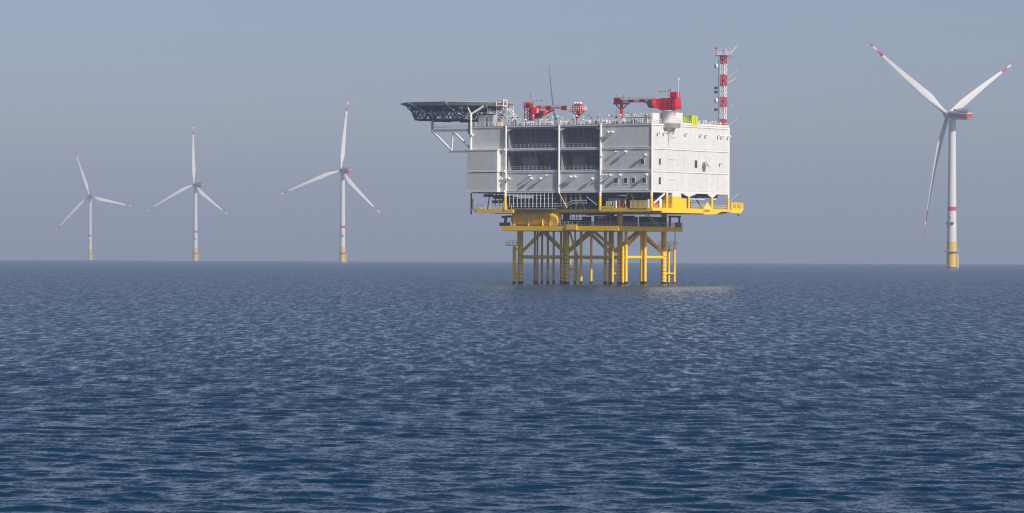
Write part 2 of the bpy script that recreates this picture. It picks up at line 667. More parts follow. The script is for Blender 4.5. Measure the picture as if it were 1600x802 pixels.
# horizontals and braces
ZH, ZB = 7.9, 9.0
for ly in LEGY:
    for a, c in ((-17, -35.3), (-35.3, -51.5)):
        bar(J, 'horizontal_brace', (a, ly, ZH), (c, ly, ZH), .5, 'yellow_paint')
        m = (a + c) / 2
        bar(J, 'diagonal_brace', (a, ly, ZB), (m, ly, ZT), .46, 'yellow_paint')
        bar(J, 'diagonal_brace', (c, ly, ZB), (m, ly, ZT), .46, 'yellow_paint')
for lx in LEGX:
    bar(J, 'horizontal_brace', (lx, 10.5, ZH), (lx, 35.5, ZH), .5, 'yellow_paint')
    bar(J, 'diagonal_brace', (lx, 10.5, ZB), (lx, 22.5, ZT), .46, 'yellow_paint')
    bar(J, 'diagonal_brace', (lx, 35.5, ZB), (lx, 22.5, ZT), .46, 'yellow_paint')
bar(J, 'diagonal_brace', (-34.1, 10.0, ZT), (-31.4, 10.0, 8.4), .3, 'yellow_paint')
# cable tubes
for x, y, r in ((-56.4, 26, .34), (-52.9, 22, .30), (-53.8, 26, .34), (-49.2, 22, .36), (-49.7, 26, .34), (-48.3, 28, .36), (-34.6, 14, .26),
                (-29.7, 9.5, .40), (-26.2, 9.5, .36), (-22.9, 12, .50), (-14.3, 9.5, .48), (-16.5, 22, .50), (-15.4, 22, .50)):
    t = MB().tube((x, y, -6), (x, y, ZT), r, n=14).build('cable_tube', 'yellow_paint', J)
    bar(t, 'waterline_growth', (x, y, -5.5), (x, y, .9), r + .03, 'marine_growth')
bar(J, 'tube_bracket', (-34.4, 10.5, 4.4), (-31.6, 10.5, 4.4), .2, 'yellow_paint')
bar(J, 'cable_tube', (-31.8, 10.5, -5), (-31.8, 10.5, 8.2), .27, 'yellow_paint')
# boat landings
for (lx, ly), offs in (((-17, 10.5), ((-1.2, -2.1), (1.9, -1.5))), ((-17, 35.5), ((.2, 2.6), (1.2, 4.2))), ((-51.5, 10.5), ((-1.9, -.2), (-1.3, -1.6)))):
    for ox, oy in offs:
        fx, fy = lx + ox, ly + oy
        fd = MB().tube((fx, fy, -4), (fx, fy, 11.0), .34, n=14).build('fender_tube', 'yellow_paint', J)
        bar(fd, 'waterline_growth', (fx, fy, -3.5), (fx, fy, .6), .37, 'marine_growth')
        for z in (3.2, 10.2):
            bar(J, 'fender_strut', (lx, ly, z), (fx, fy, z), .22, 'yellow_paint')
# ladder on the near leg
for k in range(16):
    bar(J, 'ladder_rung', (-16.4, 9.6, .8 + .9 * k), (-15.7, 9.6, .8 + .9 * k), .06, 'rust')
for x in (-16.4, -15.7):
    bar(J, 'ladder_rail', (x, 9.6, 0), (x, 9.6, 15.4), .08, 'yellow_paint')
# access platforms at the landings
for x0, x1, y0, y1 in ((-18.3, -15.6, 34.5, 41.0), (-56.0, -52.2, 9.2, 11.5)):
    blk(J, 'landing_platform', x0, x1, y0, y1, 11.2, 11.45, 'yellow_paint')
    railing(J, [(x0, y0, 11.45), (x1, y0, 11.45), (x1, y1, 11.45), (x0, y1, 11.45), (x0, y0, 11.45)], 'yellow_paint', 1.2, 1.0)
    for k in range(5):
        bar(J, 'ladder_rung', (x1 - .4, y1 - 1.0, 12 + .8 * k), (x1 - .4, y1 - .3, 12 + .8 * k), .05, 'galvanised')
    for q in (1.0, .3):
        bar(J, 'ladder_rail', (x1 - .4, y1 - q, 11.4), (x1 - .4, y1 - q, 15.6), .07, 'galvanised')
# jacket deck
DX0, DX1, DY0, DY1 = -52.0, -11.8, 1.2, 37.4
dk = blk(J, 'jacket_deck', DX0 + .3, DX1 - .3, DY0 + .3, DY1 - .3, 16.3, 16.9, 'yellow_paint')
blk(J, 'deck_edge_beam', DX0, DX1, DY0 - .2, DY0 + .4, 15.6, 17.0, 'yellow_paint')
blk(J, 'deck_edge_beam', DX0, DX1, DY1 - .4, DY1 + .2, 15.6, 17.0, 'yellow_paint')
blk(J, 'deck_edge_beam', DX0 - .2, DX0 + .4, DY0 + .4, DY1 - .4, 15.55, 16.95, 'yellow_paint')
blk(J, 'deck_edge_beam', DX1 - .4, DX1 + .2, DY0 + .4, DY1 - .4, 15.55, 16.95, 'yellow_paint')
for lx in LEGX:
    blk(J, 'deck_cross_beam', lx - .5, lx + .5, DY0 + .5, DY1 - .5, 15.5, 16.28, 'yellow_paint')
for i, ly in enumerate((10.5, 16.5, 22.5, 29, 35)):
    blk(J, 'deck_cross_beam', DX0 + .5, DX1 - .5, ly - .35, ly + .35, 15.6, 16.25, 'yellow_paint')
railing(J, [(-36.0, DY0, 17), (DX1, DY0, 17), (DX1, DY1, 17)], 'galvanised', 1.2, 1.4, .05, 3)
railing(J, [(DX0, DY0 + 4, 17), (DX0, DY1, 17), (DX1, DY1, 17)], 'galvanised', 1.2, 1.6, .05)
blk(J, 'yellow_kerb_box', -29.4, -25.8, DY0 - .55, DY0 - .22, 15.9, 17.3, 'yellow_paint')
# stub columns that carry the hull
for lx in LEGX:
    for ly in LEGY:
        bar(J, 'support_column', (lx, ly, 16.9), (lx, ly, 20.9), .85, 'yellow_paint' if lx != -35.3 else 'dark_grey')
# equipment between the decks
eq = [('cabinet', -26.5, -20.5, 11.5, 15, 16.9, 20.0, 'dark_grey'), ('cabinet', -31.0, -29.0, 12, 14, 16.9, 19.8, 'dark_blue'), ('pump_skid', -14.0 - 4, -14.9, 14, 17, 16.9, 19.8, 'dark_blue'),
      ('cabinet', -20, -18.5, 26, 30, 16.9, 20.0, 'dark_blue'), ('cabinet', -18, -15, 30.5, 33.5, 16.9, 19.9, 'dark_grey'), ('pipe_chest', -45, -36, 20, 24, 16.9, 19.0, 'dark_blue'),
      ('cabinet', -16.4, -15.2, 25.0, 29.5, 16.9, 19.9, 'dark_blue'), ('cabinet', -24, -19, 20, 22, 16.9, 20.2, 'dark_blue')]
for nm, *q in eq:
    blk(J, nm, *q)
for k in range(5):
    bar(J, 'cabinet_door_post', (-26.4 + 1.4 * k, 11.4, 16.95), (-26.4 + 1.4 * k, 11.4, 19.9), .12, 'galvanised')
for x in (-33.2, -30.8, -28.2):
    for y in (9.5, 12.0):
        bar(J, 'frame_post', (x, y, 17), (x, y, 20.8), .12, 'dark_blue')
for z in (18.2, 19.4):
    for y in (9.5, 12.0):
        bar(J, 'frame_rail', (-33.2, y, z), (-28.2, y, z), .1, 'dark_blue')
blk(J, 'red_pipe_rack', -27.5, -18.5, 9.0, 9.4, 20.1, 20.5, 'dark_red')
bar(J, 'red_pipe', (-21.5, 9.2, 17), (-20.6, 9.2, 20.2), .35, 'dark_red')
blk(J, 'white_lamp_box', -23.2, -21.4, 8.8, 9.1, 19.4, 19.75, 'lamp_white')
# maroon lifting frame at the far end
for y in (34.2, 39.6):
    bar(J, 'lifting_frame_post', (-12.4, y - 3.0, 16.9), (-12.4, y - 3.0, 20.0), .32, 'dark_red')
bar(J, 'lifting_frame_beam', (-12.4, 30.6, 20.0), (-12.4, 37.2, 20.0), .28, 'dark_red')
blk(J, 'winch', -13.2, -12.0, 35.4, 37.2, 16.9, 18.3, 'dark_grey')
# stair between jacket deck and hull
for y in (0, 1.1):
    bar(J, 'stair_stringer', (-12.2 - .9 * y, 17.5, 20.9), (-12.2 - .9 * y, 25.0, 17.0), .14, 'pale_yellow')
for k in range(9):
    blk(J, 'stair_tread', -13.2, -12.2, 17.7 + .8 * k, 18.3 + .8 * k, 20.65 - .42 * k, 20.72 - .42 * k, 'grey_steel')
# davit at the left end
bar(J, 'davit_post', (-51.6, 2.2, 16.9), (-51.3, 2.2, 19.6), .42, 'dark_blue')
bar(J, 'davit_arm', (-52.6, 2.2, 19.6), (-49.6, 2.2, 19.8), .34, 'dark_blue')
blk(J, 'davit_base', -53.2, -50.6, 1.6, 3.4, 16.95, 18.0, 'dark_grey')
for z in (17.4, 18.0):
    bar(J, 'deck_pipe', (-52, 14, z), (-20, 14, z), .18, 'galvanised')

# ---------------------------------------------------------------- storage tank on the jacket deck
T = root_at('storage_tank')
T.location = Vector((PX, PY, PZ)) + Matrix.Rotation(TH, 3, 'Z') @ Vector((1.0, -1.6, 0))
tag(T, 'long yellow horizontal tank with domed ends on the jacket deck', 'storage tank')
sh = MB().lathe([(.3, -50.9), (1.2, -50.7), (1.85, -50.1), (2.22, -49.0), (2.22, -36.2), (1.85, -35.0), (1.2, -34.4), (.3, -34.2)], 28, (0, 5.2, 19.15), 'x')
shell = sh.build('tank_shell', 'yellow_paint', T)
for x in (-48.9, -36.2):
    MB().lathe([(2.26, x), (2.26, x + .22)], 28, (0, 5.2, 19.15), 'x').build('weld_ring', 'yellow_paint', shell)
for x in (-48.8, -43.9, -39.0):
    MB().add([(x - .2, 2.9, 17.05), (x - .2, 7.3, 17.05), (x - .2, 6.8, 18.2), (x - .2, 5.2, 16.95), (x - .2, 3.1, 18.4),
              (x + .2, 2.9, 17.05), (x + .2, 7.3, 17.05), (x + .2, 6.8, 18.2), (x + .2, 5.2, 16.95), (x + .2, 3.1, 18.4)],
             [(0, 1, 2, 3), (0, 3, 4), (5, 8, 7, 6), (5, 9, 8), (0, 5, 6, 1), (1, 6, 7, 2), (2, 7, 8, 3), (3, 8, 9, 4), (4, 9, 5, 0)]).build('saddle', 'yellow_paint', T)
    bar(T, 'saddle_post', (x, 2.95, 17.05), (x, 2.95, 19.4), .16, 'yellow_paint')
bar(T, 'fill_pipe', (-40.5, 2.8, 20.0), (-36.2, 2.8, 20.0), .2, 'yellow_paint')
bar(T, 'fill_pipe', (-36.2, 2.8, 16.0), (-36.2, 2.8, 20.2), .22, 'yellow_paint')
blk(T, 'manhole', -43, -42, 2.75, 3.1, 18.9, 19.7, 'yellow_paint')

# ---------------------------------------------------------------- hull of the substation
S = root_at('substation_hull')
tag(S, 'white box shaped offshore substation hull with open bays, on yellow legs', 'substation')
XL, YB = -62.4, 44.2
Z0, Z1, Z2, Z3 = 27.0, 32.9, 39.4, 46.2          # storey levels
XB = (0.0, -17.23, -31.45, -49.9, XL)            # bays of the long face
YBAY = (0.0, 8.6, 21.0, 34.4, YB)                # bays of the short face
# floors
for z in (Z0, Z1, Z2, Z3):
    blk(S, 'floor_slab', XL + .3, -.3, .35, YB - .3, z - .35, z + .05, 'grey_steel')
# cladding of the long face
W = 'white_cladding'


def long_panel(x1, x0, z0, z1, y=0.0):
    n = max(1, round((x1 - x0) / 3.0))
    for i in range(n):
        a, c = x0 + .06 + (x1 - x0 - .12) * i / n, x0 + .06 + (x1 - x0 - .12) * (i + 1) / n
        blk(S, 'wall_panel', a, c - .03, y + .02 + random.uniform(0, .02), y + .3, z0 + .12, z1 - .12, W)


for z0, z1 in ((Z0, Z1), (Z1, Z2), (Z2, Z3)):
    long_panel(XB[0] - .3, XB[1], z0, z1)
    if z0 == Z0:
        long_panel(XB[1], XB[2], z0, z1)
        long_panel(XB[2], XB[3], z0, z1)
    long_panel(XB[3], XB[4], z0, z1)
    # short face
    for a, c in zip(YBAY, YBAY[1:]):
        if a == 0.0:
            a = .3
        n = round((c - a) / 3.1)
        for i in range(n):
            blk(S, 'wall_panel', -.3, -.02 - random.uniform(0, .02), a + .02 + (c - a - .04) * i / n, a - .01 + (c - a - .04) * (i + 1) / n, z0 + .10, z1 - .10, W)
    # rear and far end
    for a, c in zip(XB, XB[1:]):
        blk(S, 'wall_panel', c + .06, a - .06, YB - .3, YB - .02, z0 + .1, z1 - .1, W)
    for a, c in zip(YBAY, YBAY[1:]):
        blk(S, 'wall_panel', XL + .02, XL + .28, a + .32, c - .32, z0 + .1, z1 - .1, W)
# projecting box on the two lower storeys at the far end of the long face
for z0, z1 in ((Z0, Z1), (Z1, Z2)):
    blk(S, 'bay_box', XL - .1, -51.7, -2.0, -.02, z0 + .3, z1 - .25, W)
    blk(S, 'bay_box_ledge', XL - .25, -51.5, -2.15, -.01, z0 - .1, z0 + .28, 'white_trim')
    blk(S, 'bay_corner_block', -51.45, -49.9, -.9, -.01, z0 - .12, z0 + .42, 'white_trim')
blk(S, 'bay_box_ledge', XL - .25, -51.5, -2.15, -.01, Z2 - .25, Z2 + .05, 'white_trim')
blk(S, 'bay_corner_block', -51.45, -49.9, -.9, -.01, Z2 - .25, Z2 + .3, 'white_trim')
blk(S, 'bay_inner_frame', XL + .9, -52.5, -2.03, -2.0, Z1 + .7, Z2 - .7, W)
# edge beams along each storey
for z, t in ((Z0, .38), (Z1, .34), (Z2, .34), (Z3, .32)):
    for a, c in zip(XB, XB[1:]):
        if c == XL and z != Z3:
            continue
        blk(S, 'edge_beam', c + .05, a - .05 if a else -.05, -.16, .02, z - t, z + t * .7, 'white_trim')
        blk(S, 'edge_beam_lip', c + .05, a - .05 if a else -.05, -.22, -.161, z + t * .7 - .1, z + t * .7, 'white_trim')
    for a, c in zip(YBAY, YBAY[1:]):
        blk(S, 'edge_beam', -.021, .18, a + .04, c - .04, z - t, z + t * .5, 'white_trim')
        blk(S, 'seam_strip', -.02, .02, a + .04, c - .04, z + t * .5 + .01, z + t * .5 + .14, 'grey_steel')  # thin grey strip marking the seam line just above each edge beam
# columns
for x in (-17.23, -31.45, -49.9):
    cl = bar(S, 'column', (x, -.16, Z0 - .4), (x, -.16, Z3 + .3), .34, 'white_trim')
bar(S, 'corner_column', (-.16, .16, Z0 - .4), (-.16, .16, Z3 + .3), .34, 'white_trim')
bar(S, 'corner_column', (XL + .1, -.1, Z2), (XL + .1, -.1, Z3 + 2.0), .32, 'white_trim')
for y in YBAY[1:]:
    blk(S, 'column_strip', -.021, .07, y - .09, y + .09, Z0 + .3, Z3 - .4, 'white_trim')
bar(S, 'corner_column', (-.1, YB, Z0 - .4), (-.1, YB, Z3 + .2), .35, 'white_trim')
# open bays
for a, c in ((XB[1], XB[2]), (XB[2], XB[3])):
    for z0, z1 in ((Z1, Z2), (Z2, Z3)):
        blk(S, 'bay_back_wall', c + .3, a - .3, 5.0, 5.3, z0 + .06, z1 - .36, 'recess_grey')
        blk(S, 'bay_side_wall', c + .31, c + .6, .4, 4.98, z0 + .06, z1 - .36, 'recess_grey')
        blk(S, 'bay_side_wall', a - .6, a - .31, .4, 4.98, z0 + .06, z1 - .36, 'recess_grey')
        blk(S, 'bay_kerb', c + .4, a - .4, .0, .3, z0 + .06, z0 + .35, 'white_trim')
        railing(S, [(c + .5, .15, z0 + .35), (a - .5, .15, z0 + .35)], 'galvanised', 1.15, 1.35, .036, 2)
        # header above the opening, with haunched corners
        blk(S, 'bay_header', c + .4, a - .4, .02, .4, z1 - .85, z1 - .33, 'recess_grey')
        for k in range(3):
            bar(S, 'ceiling_pipe', (c + .8, 1.2 + 1.1 * k, z1 - 1.2 - .25 * k), (a - .8, 1.2 + 1.1 * k, z1 - 1.2 - .25 * k), .12, 'transformer_grey')
        n = int((a - c) / 2.3)
        for k in range(n):
            x = c + 1.6 + k * (a - c - 2.6) / n
            bar(S, 'pipe_hanger', (x, 1.2, z1 - 2.0), (x, 1.2, z1 - .4), .06, 'galvanised')
            if z0 == Z2:
                blk(S, 'bay_louvre', x - .75, x + .85, 4.8, 4.99, z0 + 1.6, z1 - 2.2, 'transformer_grey')
        if z0 == Z1:
            w = a - c
            blk(S, 'transformer_housing', c + .22 * w, c + .52 * w, 2.6, 4.9, z0 + .06, z1 - 1.9, 'transformer_grey')
            blk(S, 'transformer_housing', c + .64 * w, c + .93 * w, 2.2, 4.9, z0 + .06, z1 - 1.6, 'transformer_grey')
            for f_ in (.57, .61):
                blk(S, 'busbar_post', c + f_ * w - .25, c + f_ * w + .2, 2.0, 2.5, z0 + .06, z1 - 1.2, 'dark_grey')
            for k in range(9):
                x = c + .66 * w + k * .032 * w
                blk(S, 'radiator_fin', x - .05, x + .05, 1.6, 2.19, z0 + 1.0, z1 - 2.2, 'recess_grey')
    for s in (0, 1):
        x0 = (c + .4) if s == 0 else (a - .4)
        d = 1 if s == 0 else -1
        MB().add([(x0, .02, Z3 - 1.6), (x0, .02, Z3 - .85), (x0 + d * 1.6, .02, Z3 - .85), (x0, .3, Z3 - 1.6), (x0, .3, Z3 - .85), (x0 + d * 1.6, .3, Z3 - .85)],
                 [(0, 1, 2), (3, 5, 4), (0, 2, 5, 3), (0, 3, 4, 1), (1, 4, 5, 2)]).build('corner_haunch', 'white_trim', S)


def window_long(x, z, w=.95, h=1.45):
    f = MB().box(x - w * .8, x + w * .8, -.05, .015, z - h * .66, z + h * .66).build('window_frame', 'white_trim', S)
    blk(f, 'pane', x - w * .55, x + w * .6, -.065, -.051, z - h * .45, z + h * .52, 'glass_dark')


for x, z in ((-3.21, 35.4), (-12.03, 30.0), (-8.8, 30.0), (-6.22, 30.0), (-2.57, 30.0)):
    window_long(x, z)
for y, z, w, h in ((4.3, 35.5, .5, .9), (4.3, 30.0, .55, 1.0), (24.9, 35.25, .75, 1.1)):
    f = MB().box(-.019, .06, y - w - .12, y + w + .12, z - h - .12, z + h + .12).build('window_frame', 'white_trim', S)
    blk(f, 'pane', .061, .075, y - w, y + w, z - h, z + h, 'glass_dark')
for y, z in ((8.7, 42.6), (8.7, 36.2), (8.7, 30.4)):
    blk(S, 'louvre_strip', -.019, .09, y + .3, y + 4.6, z - .07, z + .07, 'grey_steel')


def flood_long(x, z, r=.46, arm=.95):
    bar(S, 'lamp_arm', (x, 0, z), (x, -arm, z), .13, 'white_trim')
    ball(S, 'floodlight', (x, -arm, z), (r * 1.15, r, r * .9), 'lamp_white')


for x, z in ((-61.4, 43.8), (-48.3, 30.8), (-40.5, 30.8), (-37.3, 30.75), (-27.0, 31.2), (-25.5, 31.2), (-19.6, 30.6), (-13.5, 31.6), (-10.2, 31.6),
             (-1.3, 31.6), (-12.9, 44.0), (-14.2, 44.0), (-8.4, 38.3), (-1.7, 37.3)):
    flood_long(x, z)
for x, z in ((-41.4, 31.7), (-35.6, 31.7), (-11.8, 38.3), (-16.6, 37.1), (-15.1, 31.7), (-16.3, 31.7), (-49.2, 30.8)):
    flood_long(x, z, .24, .9)
flood_long(-50.75, 30.8, .4, 1.0)
for y, z in ((2.7, 43.8), (6.1, 43.9), (18.4, 44.0), (26.9, 43.95), (29.9, 43.85), (37.4, 43.9), (39.3, 43.8), (43.1, 43.8), (38.5, 35.8)):
    bar(S, 'lamp_arm', (0, y, z), (1.0, y, z), .13, 'white_trim')
    ball(S, 'floodlight', (1.05, y, z), (.36, .42, .36), 'lamp_white')
# satellite dish on the short face
bar(S, 'dish_arm', (0, 28.9, 35.0), (1.1, 28.9, 35.2), .16, 'white_trim')
dish = MB().lathe([(.05, .1), (.6, .2), (1.05, .45), (1.35, .8), (1.3, .84), (.9, .5), (.05, .25)], 22).build('satellite_dish', 'lamp_white', S)
dish.location = (1.0, 28.9, 35.3)
dish.rotation_euler = (R(-25), R(70), 0)
# roof parapet, railing and small fittings
railing(S, [(XL + .2, .1, Z3 + .25), (-.3, .1, Z3 + .25)], 'white_trim', 1.15, 1.5, .06)
railing(S, [(-.2, .4, Z3 + .25), (-.2, 5.2, Z3 + .25)], 'white_trim', 1.15, 1.2, .06)
railing(S, [(-.2, 13.4, Z3 + .25), (-.2, YB - .3, Z3 + .25)], 'white_trim', 1.15, 1.4, .06)
railing(S, [(XL + .2, .2, Z3 + .25), (XL + .2, YB - .3, Z3 + .25), (-.4, YB - .3, Z3 + .25)], 'white_trim', 1.15, 1.8, .06)
blk(S, 'parapet', -.35, .16, 13.5, YB - .1, Z3 + .3, Z3 + .75, 'white_trim')
for i in range(95):
    x = -54.0 + 52.0 * i / 95 + random.uniform(-.3, .3)
    y = random.uniform(.8, 6.0)
    k = random.random()
    h = random.uniform(.7, 2.3)
    if k < .35:
        blk(S, 'junction_box', x - random.uniform(.25, .7), x + random.uniform(.25, .7), y, y + .6, Z3 + .05, Z3 + h, random.choice(('grey_steel', 'galvanised', 'white_trim', 'pale_yellow', 'dark_grey', 'recess_grey', 'grey_steel')))
    elif k < .6:
        bar(S, 'vent_pipe', (x, y, Z3), (x, y, Z3 + h + .5), .14, random.choice(('galvanised', 'dark_grey', 'grey_steel')))
        ball(S, 'vent_cowl', (x, y, Z3 + h + .6), (.34, .34, .26), random.choice(('galvanised', 'dark_grey', 'lamp_white')))
    elif k < .8:
        o = bar(S, 'raft_canister', (x - .7, y, Z3 + 1.0), (x + .7, y, Z3 + 1.0), .42, 'lamp_white')
        blk(S, 'raft_cradle', x - .5, x + .5, y - .35, y + .35, Z3 + .05, Z3 + .62, 'galvanised')
    else:
        bar(S, 'lamp_post', (x, y, Z3), (x, y, Z3 + h + .9), .08, 'galvanised')
        blk(S, 'lamp_head', x - .22, x + .22, y - .2, y + .2, Z3 + h + .9, Z3 + h + 1.2, random.choice(('dark_grey', 'lamp_white')))
for i in range(22):
    y = 15 + 27 * i / 22 + random.uniform(-.3, .3)
    if 16.5 < y < 26.5:
        continue
    x = random.uniform(-3.0, -.8)
    if random.random() < .5:
        blk(S, 'junction_box', x, x + .6, y - .4, y + .4, Z3 + .05, Z3 + random.uniform(.9, 1.9), random.choice(('lamp_white', 'galvanised', 'pale_yellow', 'grey_steel')))
    else:
        bar(S, 'vent_pipe', (x, y, Z3), (x, y, Z3 + 1.7), .12, 'white_trim')
        ball(S, 'vent_cowl', (x, y, Z3 + 1.8), (.3, .3, .24), 'lamp_white')
for x, y, w, d, h, m in ((-52, 12, 3, 4, 1.3, 'galvanised'), (-40, 20, 8, 6, 1.2, 'grey_steel'), (-26, 16, 6, 5, 1.3, 'grey_steel'), (-22, 6, 2.4, 2, 1.3, 'lamp_white'), (-13.2, 4, 3.0, 2.2, 1.8, 'lamp_white'),
                         (-28, 5, 2.5, 2, 1.2, 'lamp_white'), (-12, 26, 5, 5, 1.8, 'grey_steel'), (-9.2, 3.2, 2.6, 2, .9, 'grey_steel')):
    blk(S, 'roof_unit', x - w / 2, x + w / 2, y - d / 2, y + d / 2, Z3 + .05, Z3 + h, m)
# raised service gangway beside the crane column
blk(S, 'gangway_deck', -9.5, -1.0, .9, 3.4, Z3 + 1.9, Z3 + 2.1, 'grey_steel')
for x in (-9.4, -7, -4.6, -2.2):
    bar(S, 'gangway_post', (x, 1.0, Z3), (x, 1.0, Z3 + 2.0), .1, 'white_trim')
railing(S, [(-9.4, 1.0, Z3 + 2.1), (-1.1, 1.0, Z3 + 2.1)], 'white_trim', 1.1, 1.1, .05)
blk(S, 'crane_access_box', -3.4, -.6, 1.2, 5.0, Z3 + .05, Z3 + 3.2, 'white_trim')
blk(S, 'crane_access_box', -4.0, .12, 11.4, 17.0, Z3 + .3, Z3 + 3.7, 'white_trim')

# ---- open cellar deck below the hull (yellow)
ZC0, ZC1 = 20.9, 22.0
blk(S, 'cellar_deck_plate', -47, -.2, 3.5, YB - .4, 21.3, 21.7, 'yellow_paint')
blk(S, 'cellar_deck_plate', XL + 1.6, -47.05, .5, YB - .4, 21.2, 21.6, 'yellow_paint')
blk(S, 'cellar_deck_plate', -17.3, -.2, .3, 3.45, 21.2, 21.6, 'yellow_paint')
MB().add([(-60.8, -.6, 21.9), (-47.0, -.6, 21.9), (-47.0, -.6, 20.75), (-59.2, -.6, 20.75), (-60.8, .4, 21.9), (-47.0, .4, 21.9), (-47.0, .4, 20.75), (-59.2, .4, 20.75)],
         [(0, 3, 2, 1), (4, 5, 6, 7), (0, 1, 5, 4), (1, 2, 6, 5), (2, 3, 7, 6), (3, 0, 4, 7)]).build('cellar_edge_beam', 'yellow_paint', S)
blk(S, 'cellar_edge_beam', -46.9, -17.4, 3.0, 3.6, 20.95, 21.9, 'yellow_paint')
blk(S, 'cellar_walkway_edge', -47, -33.5, -.3, 3.4, 21.85, 22.1, 'grey_steel')
blk(S, 'cellar_edge_beam', -17.3, -.3, -.5, .2, 21.1, 22.1, 'yellow_paint')
blk(S, 'cellar_edge_beam', -.5, .35, -.45, 5.0, 21.35, 22.25, 'yellow_paint')
blk(S, 'cellar_edge_beam', -.5, .45, 5.01, 28.6, 20.85, 22.2, 'yellow_paint')
MB().add([(-.5, 28.61, 22.2), (-.5, 44.0, 22.2), (-.5, 44.0, 21.6), (-.5, 38.6, 21.5), (-.5, 35.6, 20.7), (-.5, 28.61, 20.6),
          (.75, 28.61, 22.2), (.75, 44.0, 22.2), (.75, 44.0, 21.6), (.75, 38.6, 21.5), (.75, 35.6, 20.7), (.75, 28.61, 20.6)],
         [(0, 1, 2, 3, 4, 5), (11, 10, 9, 8, 7, 6), (0, 6, 7, 1), (1, 7, 8, 2), (2, 8, 9, 3), (3, 9, 10, 4), (4, 10, 11, 5), (5, 11, 6, 0)]).build('cellar_edge_beam', 'yellow_paint', S)
blk(S, 'cellar_edge_beam', XL + 1.6, -.6, YB - .5, YB, 21.0, 22.1, 'yellow_paint')
blk(S, 'cellar_edge_beam', XL + 1.3, XL + 1.9, .5, YB - .6, 21.0, 22.0, 'yellow_paint')
for k in range(9):
    x = -58 + 7 * k
    blk(S, 'cellar_cross_beam', x - .25, x + .25, 3.7, YB - .6, 20.75, 21.28, 'yellow_paint')
for y in (10.5, 22.5, 35):
    blk(S, 'cellar_cross_beam', XL + 2, -.6, y - .4, y + .4, 20.7, 21.19, 'yellow_paint')


def two_tone(x, y, r=.42):
    bar(S, 'deck_column', (x, y, 21.6), (x, y, 25.6), r, 'yellow_paint')
    bar(S, 'deck_column_head', (x, y, 25.6), (x, y, Z0 - .38), r * .98, 'white_trim')


for x, y in ((-49.9, -.35), (-17.23, -.3), (-.1, 0), (-.1, 8.6), (-.1, 21), (-.1, 34.4), (-.15, YB), (-34.4, 8), (-49.9, 22), (-17, 22), (-34, 35), (-49.9, YB - 1)):
    two_tone(x, y)
bar(S, 'deck_column', (XL + .3, 0, 20.3), (XL + .3, 0, Z0 - .3), .22, 'dark_grey')
bar(S, 'deck_column', (XL + .5, YB - .5, 21), (XL + .5, YB - .5, Z0 - .3), .3, 'yellow_paint')
# inner blocks of plant on the cellar deck, dark
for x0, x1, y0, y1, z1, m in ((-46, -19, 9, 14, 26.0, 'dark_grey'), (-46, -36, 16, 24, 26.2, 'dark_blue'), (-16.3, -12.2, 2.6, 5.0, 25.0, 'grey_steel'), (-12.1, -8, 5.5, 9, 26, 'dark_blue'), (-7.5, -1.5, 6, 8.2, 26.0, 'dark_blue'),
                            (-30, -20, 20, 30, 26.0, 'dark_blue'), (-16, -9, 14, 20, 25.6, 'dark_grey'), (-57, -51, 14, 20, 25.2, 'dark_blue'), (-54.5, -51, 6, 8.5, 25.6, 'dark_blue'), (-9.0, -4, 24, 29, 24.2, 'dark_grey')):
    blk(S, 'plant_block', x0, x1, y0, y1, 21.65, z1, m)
for x, y0, w, z0, z1 in ((-58.5, 3, 2.4, 25.6, 26.4), (-55.5, 4, 3, 25.0, 26.2), (-53, 5, 3.2, 24.4, 26.0), (-57.2, 6, 3.0, 23.8, 24.6)):
    blk(S, 'cable_tray', x - w / 2, x + w / 2, y0, y0 + 1.6, z0, z1, 'dark_grey')
for x in (-58.0, -55.6, -54.2, -52.2):
    bar(S, 'cable_bundle', (x, 2.5, 21.7), (x + .3, 3.2, 26.6), .16, 'dark_blue')
for k in range(9):
    x = -59.8 + 1.5 * k
    bar(S, 'rail_post', (x, -.2, 21.9), (x, -.2, 23.2 + (1.0 if k in (5, 6) else 0)), .07, 'pale_yellow')
bar(S, 'handrail', (-60.4, -.2, 23.1), (-48, -.2, 23.1), .06, 'galvanised')
bar(S, 'corner_lamp', (XL + .9, -.1, 22.0), (XL + .9, -.1, 25.0), .22, 'pale_yellow')
blk(S, 'corner_bracket', XL + .0, XL + 2.2, -.5, .4, 21.6, 22.1, 'grey_steel')
# pipe manifold with white verticals
for k in range(12):
    x = -48.6 + 1.35 * k
    bar(S, 'manifold_riser', (x, -.05, 22.4), (x, -.05, 26.4), .12, 'galvanised')
for z in (22.7, 23.5, 25.0):
    bar(S, 'manifold_header', (-48.6, .15, z), (-32.8, .15, z), .13, 'grey_steel')
for dz in (0, .75):
    for p, q in (((-33, 0, 22.7 + dz), (-28.6, 0, 22.7 + dz)), ((-28.6, 0, 22.7 + dz), (-26.8, 0, 23.5 + dz)), ((-26.8, 0, 23.5 + dz), (-22, 0, 23.6 + dz))):
        bar(S, 'bent_pipe', p, q, .14, 'galvanised')
for k in range(5):
    bar(S, 'manifold_riser', (-31 + 1.7 * k, .4, 21.9), (-31 + 1.7 * k, .4, 26.4), .07, 'galvanised')
bar(S, 'stay', (-31.2, -.4, 26.6), (-28.4, -.4, 22.2), .12, 'pale_yellow')
bar(S, 'stay', (-21.5, -.8, 25.4), (-18.0, -.8, 23.0), .1, 'galvanised')
for p, q in (((-27.4, 2.5, 22), (-25.4, 2.5, 26.5)), ((-24.2, 2.5, 22), (-26.2, 2.5, 26.5)), ((-11.5, 2.5, 22), (-9.6, 2.5, 26.5)), ((-6.6, 2.5, 22), (-8.5, 2.5, 26.5))):
    bar(S, 'knee_brace', p, q, .18, 'pale_yellow')
